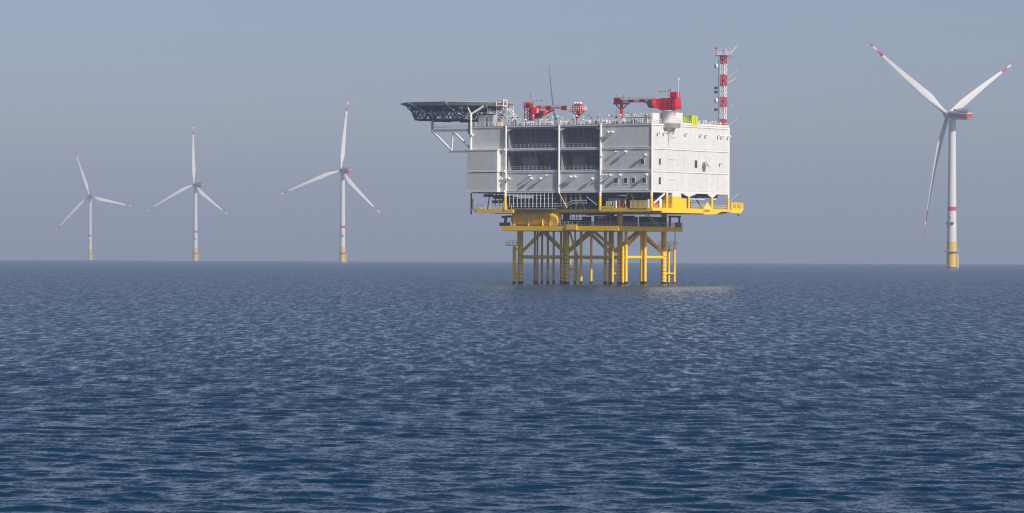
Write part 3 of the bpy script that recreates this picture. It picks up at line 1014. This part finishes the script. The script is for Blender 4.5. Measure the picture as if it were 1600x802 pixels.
# bottles, orange locker, railing panel
for x in (-15.6, -14.9, -14.2, -13.2, -12.6):
    bar(S, 'gas_bottle', (x, .8, 21.8), (x, .8, 24.1), .26, 'galvanised')
blk(S, 'orange_locker', -11.4, -9.0, .2, 1.2, 22.1, 22.6, 'orange_paint')
bar(S, 'yellow_post', (-12.0, .0, 22), (-12.0, .0, 24.2), .25, 'white_trim')
bar(S, 'yellow_post', (-8.8, .0, 22), (-8.8, .0, 24.2), .14, 'pale_yellow')
bar(S, 'yellow_post', (-11.0, .3, 22.3), (-11.0, .3, 24.4), .12, 'orange_paint')
fr = empty('slatted_screen', (0, 0, 0), 0, S)
for k in range(14):
    x = -6.8 + .42 * k
    blk(fr, 'screen_slat', x - .12, x + .12, -.62, -.52, 22.1, 24.1, 'pale_yellow')
for z in (22.05, 24.1):
    blk(fr, 'screen_rail', -7.0, -1.1, -.66, -.5, z, z + .18, 'pale_yellow')
bar(S, 'white_cylinder', (-.95, -.1, 22.1), (-.95, -.1, 24.6), .42, 'lamp_white')
blk(S, 'low_panel', -17.0, -12.4, -.55, -.5, 22.1, 22.7, 'yellow_paint')
# short side of the cellar deck
bar(S, 'white_stay', (.2, .6, 23.4), (.2, 6.6, 26.2), .28, 'white_trim')
blk(S, 'red_plant', -2.5, -.9, 1.2, 5.0, 22.3, 24.6, 'dark_red')
blk(S, 'orange_locker', -1.4, -.7, 1.6, 4.6, 22.2, 23.2, 'orange_paint')
bar(S, 'white_cylinder', (-1.2, 6.6, 22.2), (-1.2, 6.6, 24.8), .55, 'lamp_white')
blk(S, 'yellow_machine_house', -3.6, .2, 11.2, 16.4, 22.2, 25.6, 'yellow_paint')
blk(S, 'yellow_machine_house', -3.6, .1, 16.41, 19.5, 22.2, 25.0, 'yellow_paint')
blk(S, 'machine_house_top', -3.4, .15, 11.3, 16.3, 25.61, Z0 - .4, 'white_trim')
# white haunches under the hull
for y0, y1, yc in ((16.6, 25.6, 21.0), (31.5, 37.2, 34.4)):
    MB().add([(-.35, y0, Z0 - .38), (-.35, yc - 1.0, Z0 - 1.25), (-.35, yc + 1.0, Z0 - 1.25), (-.35, y1, Z0 - .38), (.12, y0, Z0 - .38), (.12, yc - 1.0, Z0 - 1.25), (.12, yc + 1.0, Z0 - 1.25), (.12, y1, Z0 - .38)],
             [(0, 1, 2, 3), (7, 6, 5, 4), (0, 4, 5, 1), (1, 5, 6, 2), (2, 6, 7, 3), (3, 7, 4, 0)]).build('haunch', 'white_trim', S)
bar(S, 'white_pipe', (-.6, 22, 25.0), (-.6, 31.0, 25.0), .16, 'white_trim')
bar(S, 'white_pipe', (-.6, 34.8, 25.1), (-.6, 37.8, 25.1), .16, 'white_trim')
for k in range(7):
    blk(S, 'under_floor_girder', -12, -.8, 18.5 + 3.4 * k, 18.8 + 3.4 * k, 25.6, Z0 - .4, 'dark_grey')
bar(S, 'dark_brace', (-3, 23, 22), (-3, 25.5, 25.5), .2, 'dark_grey')
bar(S, 'dark_brace', (-3, 34, 22), (-3, 30.0, 25.5), .2, 'dark_grey')
railing(S, [(.1, 21.4, 22.2), (.1, 43.8, 22.2)], 'pale_yellow', 1.2, 1.3, .05)
railing(S, [(.0, .2, 22.2), (.0, 11, 22.2)], 'yellow_paint', 1.1, 1.3, .05)
MB().add([(.3, 28.5, 22.2), (.3, 33.5, 22.2), (.3, 31.0, 24.2), (.5, 28.5, 22.2), (.5, 33.5, 22.2), (.5, 31.0, 24.2)], [(0, 1, 2), (5, 4, 3), (0, 3, 4, 1), (1, 4, 5, 2), (2, 5, 3, 0)]).build('gusset', 'pale_yellow', S)
blk(S, 'orange_fender', .76, .95, 28.8, 31.6, 21.5, 22.0, 'orange_paint')
# bracket deck and name board past the far corner
blk(S, 'bracket_deck', -1.2, .5, YB + .1, 51.4, 21.7, 22.0, 'yellow_paint')
MB().add([(.2, YB, 21.7), (.2, 51.5, 21.7), (.2, 50.0, 21.1), (.2, YB, 21.3), (.6, YB, 21.7), (.6, 51.5, 21.7), (.6, 50.0, 21.1), (.6, YB, 21.3)],
         [(0, 3, 2, 1), (4, 5, 6, 7), (0, 1, 5, 4), (1, 2, 6, 5), (2, 3, 7, 6), (3, 0, 4, 7)]).build('bracket_beam', 'yellow_paint', S)
bar(S, 'mooring_hook', (.4, 49.4, 20.4), (.4, 49.4, 21.2), .22, 'dark_grey')
bar(S, 'whip_aerial', (.3, YB + .4, 24.6), (.8, YB + 4.4, 27.0), .05, 'galvanised')
sb = MB().box(.35, .5, 45.1, 51.9, 22.15, 24.15).build('name_board', 'yellow_paint', S)
for q in ((45.0, 52.0, 24.15, 24.3), (45.0, 52.0, 22.0, 22.15), (45.0, 45.12, 22.15, 24.15), (51.88, 52.0, 22.15, 24.15)):
    blk(sb, 'board_frame', .3, .62, *q, 'pale_yellow')
tc = bpy.data.curves.new('board_lettering', 'FONT')
tc.body = 'BE 053'
tc.size = 1.75
tc.extrude = .03
tc.align_x = 'CENTER'
tc.align_y = 'CENTER'
tc.materials.append(M('letter_brown'))
tmp = bpy.data.objects.new('lettering_tmp', tc)
COL.objects.link(tmp)
bpy.context.view_layer.update()
lm = bpy.data.meshes.new_from_object(tmp)
bpy.data.objects.remove(tmp)
to = bpy.data.objects.new('board_lettering', lm)
COL.objects.link(to)
to.parent = sb
to.location = (.535, 48.5, 23.15)
to.rotation_euler = (R(90), 0, R(90))
to.scale = (1.05, 1, 1)

# ---------------------------------------------------------------- helideck with its support frame
H = root_at('helideck')
tag(H, 'dark octagonal helicopter deck on lattice trusses overhanging the end of the hull', 'helideck')
HX, HY, HZ, HR = -74.4, 11.0, 53.0, 15.5
octa = [(HX + HR * math.cos(R(22.5 + 45 * k)), HY + HR * math.sin(R(22.5 + 45 * k))) for k in range(8)]
MB().prism(octa, HZ - .45, HZ).build('deck_plate', 'helideck_steel', H)
for k in range(8):
    (ax, ay), (bx, by) = octa[k], octa[(k + 1) % 8]
    d = Vector((bx - ax, by - ay, 0)).normalized()
    n = Vector((d.y, -d.x, 0))
    A, B = Vector((ax, ay, HZ - .15)), Vector((bx, by, HZ - .15))
    rim = MB().tube(A, B, .18, n=8).build('deck_rim', 'galvanised', H)
    q = [A + n * .1, B + n * .1, B + n * 2.2 + d * .7 + Vector((0, 0, .85)), A + n * 2.2 - d * .7 + Vector((0, 0, .85))]
    low = [p - Vector((0, 0, .06)) for p in q]
    MB().add(q + low, [(0, 1, 2, 3), (7, 6, 5, 4), (0, 4, 5, 1), (1, 5, 6, 2), (2, 6, 7, 3), (3, 7, 4, 0)]).build('safety_net', 'net_pale', H)
    for j in range(6):
        p = A.lerp(B, (j + .5) / 6)
        bar(H, 'net_bracket', p, p + n * 1.75 + Vector((0, 0, .8)), .08, 'dark_grey')
TB = 48.7
span = lambda t: math.sqrt(max(0.0, HR * HR * .92 - t * t))


def truss(axis, t):
    """A lattice girder under the plate, its bottom chord pulled in at the ends."""
    g = empty('lattice_girder', (0, 0, 0), 0, H)
    L_ = span(t)
    P = (lambda s, z: (HX + s, HY + t, z)) if axis == 'x' else (lambda s, z: (HX + t, HY + s, z))
    zt = HZ - 1.15
    blk(g, 'plate_web', *((HX - L_, HX + L_, HY + t - .1, HY + t + .1) if axis == 'x' else (HX + t - .1, HX + t + .1, HY - L_, HY + L_)), HZ - 1.15, HZ - .46, 'helideck_steel')
    inner = L_ * .80
    bar(g, 'top_chord', P(-L_, zt), P(L_, zt), .20, 'helideck_steel')
    bar(g, 'bottom_chord', P(-inner, TB), P(inner, TB), .20, 'helideck_steel')
    for s in (-1, 1):
        bar(g, 'end_strut', P(s * L_, zt), P(s * inner, TB), .18, 'helideck_steel')
    n = max(4, int(2 * inner / 4.2))
    for i in range(n):
        a, c = -inner + 2 * inner * i / n, -inner + 2 * inner * (i + 1) / n
        bar(g, 'lattice_brace', P(a, TB), P((a + c) / 2, zt), .17, 'helideck_steel')
        bar(g, 'lattice_brace', P((a + c) / 2, zt), P(c, TB), .17, 'helideck_steel')
        bar(g, 'lattice_post', P(a, TB), P(a, zt), .11, 'helideck_steel')


for t in (-12.0, -4.0, 4.0, 12.0):
    truss('x', t)
for t in (-9.0, 0.0, 9.0):
    truss('y', t)
for k in range(8):
    (ax, ay), (bx, by) = octa[k], octa[(k + 1) % 8]
    f_ = .84
    bar(H, 'ring_chord', (HX + (ax - HX) * f_, HY + (ay - HY) * f_, 50.7), (HX + (bx - HX) * f_, HY + (by - HY) * f_, 50.7), .15, 'grey_steel')
    m = ((ax + bx) / 2, (ay + by) / 2)
    bar(H, 'outer_brace', (ax, ay, HZ - .5), (HX + (m[0] - HX) * .8, HY + (m[1] - HY) * .8, TB + .4), .15, 'grey_steel')
    bar(H, 'outer_brace', (bx, by, HZ - .5), (HX + (m[0] - HX) * .8, HY + (m[1] - HY) * .8, TB + .4), .15, 'grey_steel')
# support frames off the end of the hull
for y, m in ((.2, 'white_trim'), (20.0, 'grey_steel')):
    bar(H, 'support_post', (-76.2, y, 45.2), (-76.2, y, 49.0), .36, 'grey_steel')
    bar(H, 'support_raker', (-76.2, y, 45.2), (-69.3, y, 39.3), .34, m)
    bar(H, 'support_post', (-69.3, y, 39.0), (-68.7, y, 45.2), .26, m)
    blk(H, 'support_beam', -76.4, XL - .05, y - .3, y + .3, 44.9, 45.7, 'grey_steel')
    blk(H, 'support_beam', -70.0, XL - .3, y - .3, y + .3, 38.7, 39.3, 'grey_steel')
    bar(H, 'support_raker', (-68.7, y, 45.0), (XL - .1, y, 39.8), .34, m)
railing(H, [(-76.2, .1, 45.7), (XL - .3, .1, 45.7)], 'grey_steel', 1.0, 2.2, .06)
blk(H, 'service_walkway', -76.2, XL - .3, .4, 3.0, 45.5, 45.68, 'grey_steel')
bar(H, 'support_post', (-67.0, 9, 45.5), (-67.0, 9, 49.0), .5, 'helideck_steel')
bar(H, 'support_post', (XL + .1, -.1, 48.2), (XL + .1, -.1, 50.2), .40, 'white_trim')
for dx in (-2.4, 3.4):
    bar(H, 'support_fork', (XL + .1, -.1, 50.0), (XL + .1 + dx, 1.5, HZ - .6), .24, 'white_trim')
for x, y in ((-60, 22), (-72, 21), (-61, 10)):
    bar(H, 'support_post', (x, y, 46.2 if x > -62 else 45), (x, y, 48.8), .35, 'grey_steel')

# ---------------------------------------------------------------- stair tower and cabinets near the helideck
G = root_at('stair_tower')
tag(G, 'pale lattice stair tower between the helideck and the roof', 'stair tower')
sx0, sx1, sy0, sy1 = -57.2, -53.6, 6.0, 9.5
for x in (sx0, sx1):
    for y in (sy0, sy1):
        bar(G, 'corner_post', (x, y, 46.2), (x, y, 52.4), .12, 'white_trim')
for k in range(3):
    z = 47.4 + 1.9 * k
    for y in (sy0, sy1):
        bar(G, 'cross_bar', (sx0, y, z), (sx1, y, z), .09, 'white_trim')
        bar(G, 'cross_brace', (sx0, y, z), (sx1, y, z + 1.9 if k < 2 else z + 1.1), .08, 'white_trim')
        bar(G, 'cross_brace', (sx1, y, z), (sx0, y, z + 1.9 if k < 2 else z + 1.1), .08, 'white_trim')
    for x in (sx0, sx1):
        bar(G, 'cross_bar', (x, sy0, z), (x, sy1, z), .09, 'white_trim')
    blk(G, 'stair_landing', sx0, sx1, sy0, sy1, z - .08, z, 'galvanised')
bar(G, 'stair_stringer', (-53.8, 6.2, 52.0), (-50.0, 6.2, 48.2), .13, 'lamp_white')
bar(G, 'stair_stringer', (-53.8, 7.6, 52.0), (-50.0, 7.6, 48.2), .13, 'lamp_white')
railing(G, [(-60.5, 6, 50.4), (-57.3, 6, 50.4)], 'white_trim', 1.0, .8, .05)
blk(G, 'upper_gangway', -60.6, -57.25, 6.0, 7.5, 50.2, 50.38, 'white_trim')
mon = root_at('fire_monitor_cage')
tag(mon, 'small white and orange fire monitor cage at the inner edge of the helideck', 'fire monitor')
for z in (52.55, 54.2):
    for a, c in (((-57.0, 5.6), (-54.6, 5.6)), ((-54.6, 5.6), (-54.6, 7.6)), ((-54.6, 7.6), (-57.0, 7.6)), ((-57.0, 7.6), (-57.0, 5.6))):
        bar(mon, 'cage_bar', (*a, z), (*c, z), .16, 'lamp_white')
for x, y in ((-57.0, 5.6), (-54.6, 5.6), (-54.6, 7.6), (-57.0, 7.6)):
    bar(mon, 'cage_post', (x, y, 52.4), (x, y, 54.2), .14, 'lamp_white')
bar(mon, 'monitor_nozzle', (-56.4, 6.6, 53.1), (-55.2, 6.4, 53.6), .24, 'orange_paint')
blk(mon, 'cage_floor', -57.0, -54.6, 5.6, 7.6, 52.3, 52.42, 'orange_paint')
for x0, x1, lab in ((-61.2, -58.6, 'tall grey cabinet on the roof edge under the helideck, wider of the two'), (-58.0, -55.9, 'narrow grey cabinet on the roof beside the stair tower')):
    cb = root_at('equipment_cabinet')
    tag(cb, lab, 'cabinet', 'grey cabinets on the roof')
    blk(cb, 'cabinet_body', x0, x1, 2.2, 4.4, 46.35, 49.5, 'grey_steel')
    blk(cb, 'cabinet_roof', x0 - .1, x1 + .1, 2.1, 4.5, 49.5, 49.62, 'galvanised')
    blk(cb, 'cabinet_plinth', x0 + .1, x1 - .1, 2.3, 4.3, 46.24, 46.35, 'dark_grey')
    blk(cb, 'cabinet_door', x0 + .15, (x0 + x1) / 2 - .04, 2.14, 2.2, 46.5, 49.3, 'grey_steel')
    blk(cb, 'cabinet_door', (x0 + x1) / 2 + .04, x1 - .15, 2.14, 2.2, 46.5, 49.3, 'grey_steel')

# ---------------------------------------------------------------- cranes


def striped(par, name, p, q, r, n, cols):
    p, q = Vector(p), Vector(q)
    for i in range(n):
        bar(par, name, p.lerp(q, i / n), p.lerp(q, (i + 1) / n), r, cols[i % len(cols)])


def boom_pieces(par, xa, xb, y, zc, hh, n, cols):
    for i in range(n):
        a, c = xa + (xb - xa) * i / n, xa + (xb - xa) * (i + 1) / n
        blk(par, 'boom_section', min(a, c), max(a, c), y - .55, y + .55, zc - hh, zc + hh, cols[i % len(cols)])


# near crane, over the corner of the short face
K = root_at('pedestal_crane')
tag(K, 'bright red pedestal crane on a white conical column at the near roof corner', 'crane', 'red roof cranes')
cx, cy = .1, 9.4
ped = MB().lathe([(.10, 39.6), (.45, 41.8), (1.0, 43.6), (2.0, 45.25), (3.2, 45.3), (3.2, 46.4), (3.4, 46.45), (3.4, 46.9)], 26, (cx, cy, 0)).build('pedestal_cone', 'white_trim', K)
MB().lathe([(1.9, 46.9), (1.9, 50.0), (2.3, 50.05), (2.3, 50.35)], 26, (cx, cy, 0)).build('pedestal_drum', 'white_trim', K)
rp = MB()
for i in range(18):
    a, a2 = 2 * math.pi * i / 18, 2 * math.pi * (i + 1) / 18
    p, q = Vector((cx + 3.4 * math.cos(a), cy + 3.4 * math.sin(a), 46.9)), Vector((cx + 3.4 * math.cos(a2), cy + 3.4 * math.sin(a2), 46.9))
    rp.tube(p, p + Vector((0, 0, 1.1)), .055, n=5)
    for z in (.55, 1.1):
        rp.tube(p + Vector((0, 0, z)), q + Vector((0, 0, z)), .05, n=5)
rp.build('pedestal_railing', 'white_trim', K, 'stuff')
house = MB().add([(cx - 2.2, cy - 1.7, 50.45), (cx + 2.9, cy - 1.7, 50.6), (cx + 3.1, cy - 1.7, 51.6), (cx + 2.8, cy - 1.7, 53.6), (cx - 1.0, cy - 1.7, 53.9), (cx - 3.6, cy - 1.7, 53.6), (cx - 4.0, cy - 1.7, 51.6)] +
                 [(cx - 2.2, cy + 1.7, 50.45), (cx + 2.9, cy + 1.7, 50.6), (cx + 3.1, cy + 1.7, 51.6), (cx + 2.8, cy + 1.7, 53.6), (cx - 1.0, cy + 1.7, 53.9), (cx - 3.6, cy + 1.7, 53.6), (cx - 4.0, cy + 1.7, 51.6)],
                 [(0, 1, 2, 3, 4, 5, 6), (13, 12, 11, 10, 9, 8, 7)] + [(i, 7 + i, 7 + (i + 1) % 7, (i + 1) % 7) for i in range(7)]).build('machinery_house', 'red_paint', K)
for x in (-.9, .9, 2.0):
    blk(house, 'house_rib', cx + x - .08, cx + x + .08, cy - 1.82, cy - 1.7, 50.7, 53.4, 'dark_red')
cabk = MB().lathe([(1.05, -1.1), (1.25, -.9), (1.25, .9), (1.05, 1.1)], 18, (cx - 4.4, cy - 2.2, 52.3), 'x').build('operator_cab', 'red_paint', K)
MB().lathe([(.6, -.72), (.98, -.70), (.98, -.5)], 18, (0, 0, 0)).build('cab_window', 'cab_glass', cabk).matrix_local = Matrix.Translation((cx - 4.4, cy - 3.1, 52.4)) @ Matrix.Rotation(R(-90), 4, 'X') @ Matrix.Translation((0, 0, 0.3))
blk(K, 'upper_platform', cx + .3, cx + 3.0, cy - 1.4, cy + 1.4, 53.75, 53.95, 'dark_red')
blk(K, 'winch_house', cx + 1.0, cx + 2.9, cy - 1.0, cy + 1.0, 53.96, 55.6, 'red_paint')
railing(K, [(cx + .4, cy - 1.3, 53.95), (cx + 2.9, cy - 1.3, 53.95), (cx + 2.9, cy + 1.3, 53.95)], 'red_paint', 1.2, .8, .05)
bar(K, 'gantry_mast', (cx + .4, cy, 53.9), (cx + .4, cy, 56.6), .12, 'dark_red')
striped(K, 'marker_bar', (cx - 3.4, cy, 55.9), (cx + 1.0, cy, 56.1), .13, 6, ('red_paint', 'lamp_white'))
bar(K, 'aerial_mast', (cx + 3.0, cy, 53.9), (cx + 3.0, cy, 58.9), .07, 'lamp_white')
ball(K, 'aerial_head', (cx + 3.05, cy, 59.2), (.26, .26, .5), 'lamp_white')
boom_pieces(K, cx - 4.2, cx - 17.3, cy, 53.3, .42, 7, ('red_paint', 'white_trim', 'red_paint', 'white_trim', 'red_paint', 'white_trim', 'red_paint'))
bar(K, 'boom_walkway', (cx - 4.0, cy - .9, 54.35), (cx - 16.5, cy - .9, 54.35), .09, 'galvanised')
bar(K, 'boom_walkway', (cx - 4.0, cy - .9, 53.9), (cx - 16.5, cy - .9, 53.9), .06, 'galvanised')
bar(K, 'luffing_cylinder', (cx - 3.4, cy - .8, 51.2), (cx - 8.2, cy - .4, 53.0), .26, 'red_paint')
blk(K, 'boom_head', cx - 18.3, cx - 16.6, cy - .8, cy + .8, 52.6, 54.3, 'dark_red')
ball(K, 'head_sheave', (cx - 18.3, cy, 53.3), (.3, .7, .7), 'lamp_white')
for x in (-17.4, -13.6, -15.5):
    bar(K, 'boom_lamp_post', (cx + x, cy, 53.7), (cx + x, cy, 55.2), .07, 'dark_grey')
bar(K, 'hook_rope', (cx - 17.9, cy, 49.0), (cx - 17.9, cy, 52.8), .035, 'dark_grey')
blk(K, 'hook_block', cx - 18.15, cx - 17.65, cy - .2, cy + .2, 48.2, 49.0, 'dark_red')

Q = root_at('boom_rest')
tag(Q, 'red boom rest post with two struts holding the tip of the near crane boom', 'boom rest', 'crane boom rests')
bar(Q, 'rest_post', (-16.0, cy, 46.2), (-16.0, cy, 52.4), .48, 'red_paint')
for s in (-1, 1):
    bar(Q, 'rest_strut', (-16.0, cy, 50.6), (-16.0 + s * 2.0, cy, 52.5), .16, 'dark_red')
blk(Q, 'rest_cradle', -18.4, -13.8, cy - .9, cy + .9, 52.4, 52.75, 'dark_red')

# far crane, red drum with a striped boom
K2 = root_at('pedestal_crane')
tag(K2, 'red roof crane with red and white striped boom beside the helideck', 'crane', 'red roof cranes')
cx, cy = -46.0, 10.0
MB().lathe([(1.5, 46.2), (1.5, 47.9), (1.75, 47.95), (1.75, 48.2)], 22, (cx, cy, 0)).build('pedestal', 'white_trim', K2)
drum = MB().lathe([(1.8, 48.2), (1.8, 51.7), (1.5, 52.0)], 22, (cx, cy, 0)).build('slewing_drum', 'red_paint', K2)
for a in (-100, -60, -20):
    bar(drum, 'drum_rib', (cx + 1.82 * math.cos(R(a)), cy + 1.82 * math.sin(R(a)), 48.3), (cx + 1.82 * math.cos(R(a)), cy + 1.82 * math.sin(R(a)), 51.5), .08, 'dark_red')
for x in (-3.4, -1.7):
    for y in (-.9, .9):
        bar(K2, 'ladder_tower_post', (cx + x, cy + y, 48.0), (cx + x, cy + y, 53.6), .13, 'red_paint')
for z in (48.4, 49.8, 51.2):
    bar(K2, 'ladder_tower_bar', (cx - 3.4, cy - .9, z), (cx - 1.7, cy - .9, z), .1, 'dark_red')
    bar(K2, 'ladder_tower_brace', (cx - 3.4, cy - .9, z), (cx - 1.7, cy - .9, z + 1.3), .08, 'dark_red')
blk(K2, 'top_platform', cx - 3.8, cx - 1.2, cy - 1.2, cy + 1.2, 52.0, 52.2, 'dark_red')
blk(K2, 'winch_house', cx - 3.0, cx - 1.6, cy - .8, cy + .8, 52.2, 53.3, 'dark_red')
railing(K2, [(cx - 3.8, cy + 1.1, 52.2), (cx - 3.8, cy - 1.1, 52.2), (cx - 1.2, cy - 1.1, 52.2)], 'red_paint', 1.3, .7, .06)
bar(K2, 'aerial_mast', (cx - 1.9, cy, 53.2), (cx - 1.9, cy, 56.3), .05, 'dark_red')
striped(K2, 'marker_bar', (cx - 1.9, cy, 54.0), (cx + 2.2, cy, 54.0), .13, 6, ('lamp_white', 'red_paint'))
blk(K2, 'boom_foot', cx + .6, cx + 1.9, cy - .8, cy + .8, 50.4, 52.4, 'red_paint')
boom_pieces(K2, cx + 1.9, cx + 14.8, cy, 51.7, .68, 7, ('white_trim', 'red_paint', 'white_trim', 'white_trim', 'red_paint', 'white_trim', 'red_paint'))
bar(K2, 'boom_walkway', (cx + 1.5, cy - .8, 52.55), (cx + 11.5, cy - .8, 52.35), .12, 'galvanised')
bar(K2, 'luffing_cylinder', (cx + 1.0, cy - .7, 48.8), (cx + 6.8, cy - .4, 51.4), .28, 'red_paint')
ck = MB().box(cx + 2.3, cx + 4.0, cy - 2.0, cy - .7, 49.4, 51.0).build('operator_cab', 'red_paint', K2)
blk(ck, 'cab_window', cx + 2.45, cx + 3.85, cy - 2.06, cy - 2.0, 49.5, 50.8, 'cab_glass')
Q2 = root_at('boom_rest')
tag(Q2, 'red boom rest with a railed top under the striped crane boom', 'boom rest', 'crane boom rests')
qx = -31.3
bar(Q2, 'rest_post', (qx, cy, 46.2), (qx, cy, 50.6), .5, 'red_paint')
for s in (-1, 1):
    bar(Q2, 'rest_strut', (qx, cy, 49.0), (qx + s * 2.0, cy, 50.6), .16, 'red_paint')
blk(Q2, 'rest_deck', qx - 2.3, qx + 2.3, cy - 1.2, cy + 1.2, 50.6, 50.8, 'red_paint')
blk(Q2, 'rest_box', qx - .9, qx + 1.3, cy - 1.0, cy + 1.0, 50.8, 52.6, 'red_paint')
railing(Q2, [(qx - 2.2, cy - 1.1, 50.8), (qx + 2.2, cy - 1.1, 50.8), (qx + 2.2, cy + 1.1, 50.8)], 'lamp_white', 1.3, .7, .07)
for x in (-1.0, .0, 1.0):
    ball(Q2, 'rest_lamp', (qx + x, cy - .3, 53.0), (.5, .5, .42), 'lamp_white')

# ---------------------------------------------------------------- lattice radio mast
A = root_at('radio_mast')
tag(A, 'tall lattice radio mast in red and white sections on the far roof corner', 'radio mast')
mx, my, mh = -1.2, 42.9, .70
seg = [(46.3, 49.0, 'red_paint'), (49.0, 52.6, 'white_trim'), (52.6, 55.6, 'red_paint'), (55.6, 58.8, 'white_trim'), (58.8, 62.2, 'red_paint'), (62.2, 65.4, 'white_trim'), (65.4, 67.6, 'red_paint')]
for z0, z1, m in seg:
    g = empty('mast_section', (0, 0, 0), 0, A)
    cn = [(mx - mh, my - mh), (mx + mh, my - mh), (mx + mh, my + mh), (mx - mh, my + mh)]
    for i in range(4):
        (ax, ay), (bx, by) = cn[i], cn[(i + 1) % 4]
        bar(g, 'corner_tube', (ax, ay, z0), (ax, ay, z1), .12, m)
        n = 2
        for k in range(n):
            za, zb = z0 + (z1 - z0) * k / n, z0 + (z1 - z0) * (k + 1) / n
            bar(g, 'lattice_bar', (ax, ay, za), (bx, by, zb), .08, m)
            if (i + k) % 2:
                bar(g, 'lattice_bar', (bx, by, za), (ax, ay, zb), .06, m)
            bar(g, 'ring_bar', (ax, ay, za), (bx, by, za), .10, m)
for z0, z1 in ((47.0, 48.6), (59.6, 61.4)):
    blk(A, 'banner_panel', mx + mh + .02, mx + mh + .1, my - mh + .2, my + mh - .2, z0, z1, 'turbine_red')
bar(A, 'ladder_rail', (mx - mh - .5, my - mh, 46.3), (mx - mh - .5, my - mh, 67), .08, 'dark_grey')
blk(A, 'top_platform', mx - 1.8, mx + 1.8, my - 1.8, my + 1.8, 67.6, 67.8, 'red_paint')
railing(A, [(mx - 1.7, my - 1.7, 67.8), (mx + 1.7, my - 1.7, 67.8), (mx + 1.7, my + 1.7, 67.8), (mx - 1.7, my + 1.7, 67.8), (mx - 1.7, my - 1.7, 67.8)], 'lamp_white', 1.1, .8, .05)
for dx, dy, h, m in ((-1.6, -1.6, 2.2, 'red_paint'), (1.6, -1.4, 2.0, 'lamp_white'), (1.5, 1.6, 1.8, 'galvanised'), (-1.5, 1.5, 2.2, 'galvanised'), (0, 0, 1.4, 'dark_grey')):
    bar(A, 'aerial', (mx + dx, my + dy, 67.8), (mx + dx, my + dy, 68.2 + h), .09, m)
ball(A, 'warning_light', (mx - 1.6, my - 1.6, 69.9), .32, 'red_paint')
for z, m, r_ in ((64.6, 'lamp_white', .75), (54.4, 'lamp_white', .7)):
    o = MB().lathe([(.2, -.2), (r_, 0), (r_, .45), (r_ * .9, .5)], 18).build('antenna_drum', m, A)
    o.location = (mx - 1.3, my - 1.7, z)
    o.rotation_euler = (R(90), 0, R(-30))
for z in (56.6, 57.8, 51.4):
    blk(A, 'antenna_box', mx - 2.0, mx - 1.2, my - 1.9, my - 1.1, z, z + .7, 'dark_grey')
for p, q, m in (((1.0, 1.0, 61.2), (2.2, 4.6, 63.6), 'galvanised'), ((1.0, 1.0, 59.6), (2.0, 4.0, 61.4), 'lamp_white'), ((1.0, 1.0, 46.8), (2.4, 4.6, 49.4), 'galvanised'), ((1.6, 1.6, 68.6), (2.6, 3.6, 70.8), 'lamp_white'), ((1.2, 1.2, 66.8), (1.8, 3.4, 67.4), 'dark_grey')):
    bar(A, 'whip_aerial', (mx + p[0], my + p[1], p[2]), (mx + q[0], my + q[1], q[2]), .055, m)
ball(A, 'side_lamp', (mx + 1.2, my + 2.6, 53.0), .22, 'lamp_white')

# ---------------------------------------------------------------- lime boxes on the roof edge
for y0, y1, z0, z1, m, lab in ((17.7, 21.4, 46.95, 49.1, 'green_tarp', 'dull green covered container on the roof, left of the lime box'), (22.1, 25.5, 46.2, 49.2, 'lime_paint', 'bright lime yellow escape box hung over the roof edge')):
    c = root_at('escape_box')
    tag(c, lab, 'escape box')
    b0 = blk(c, 'box_shell', -1.9, .2 if m == 'lime_paint' else -.4, y0, y1, z0, z1, m)
    blk(c, 'box_lid', -2.0, (.2 if m == 'lime_paint' else -.4) + .08, y0 - .1, y1 + .1, z1, z1 + .14, m)
    xx = .2 if m == 'lime_paint' else -.4
    for f_ in (.35, .65):
        blk(c, 'strap', xx, xx + .05, y0 + (y1 - y0) * f_ - .12, y0 + (y1 - y0) * f_ + .12, z0 + (z1 - z0) * .3, z1 - .3, 'green_tarp' if m == 'lime_paint' else 'lime_paint')
    if m == 'green_tarp':
        blk(c, 'box_foot', -1.8, -.6, y0 + .2, y0 + .6, 46.25, z0, 'dark_grey')
        blk(c, 'box_foot', -1.8, -.6, y1 - .6, y1 - .2, 46.25, z0, 'dark_grey')

# ---------------------------------------------------------------- far spar buoy on the horizon
BX, BD = (1367 - 800) / 6000, 6800
N = empty('spar_buoy', (BX * BD, BD, drop(BD)))
tag(N, 'tiny dark spar buoy far off near the horizon', 'buoy')
MB().lathe([(.9, -2), (1.2, -.4), (1.2, .5), (.6, 1.0), (.3, 1.6)], 14).build('buoy_float', 'lamp_white', N)
MB().lathe([(.32, 1.6), (.2, 6.6)], 10).build('buoy_mast', 'dark_grey', N)
MB().lathe([(.1, 5.6), (.8, 5.7), (.05, 7.4)], 12).build('top_mark', 'dark_grey', N)

# ---------------------------------------------------------------- haze
hz = MB().box(-16600, 16600, -16600, 16600, -40, 262)
hm = bpy.data.materials.new('haze')
hm.use_nodes = True
nt = hm.node_tree
nt.nodes.clear()
out = nt.nodes.new('ShaderNodeOutputMaterial')
pv = nt.nodes.new('ShaderNodeVolumePrincipled')
pv.inputs['Color'].default_value = (0.62, 0.75, 1.0, 1)
pv.inputs['Density'].default_value = 1.25e-4
pv.inputs['Anisotropy'].default_value = 0.03
nt.links.new(pv.outputs['Volume'], out.inputs['Volume'])
MATS['haze'] = hm
ho = hz.build('haze', 'haze', None, 'stuff')
ho['label'] = 'thin pale haze hanging over the sea'
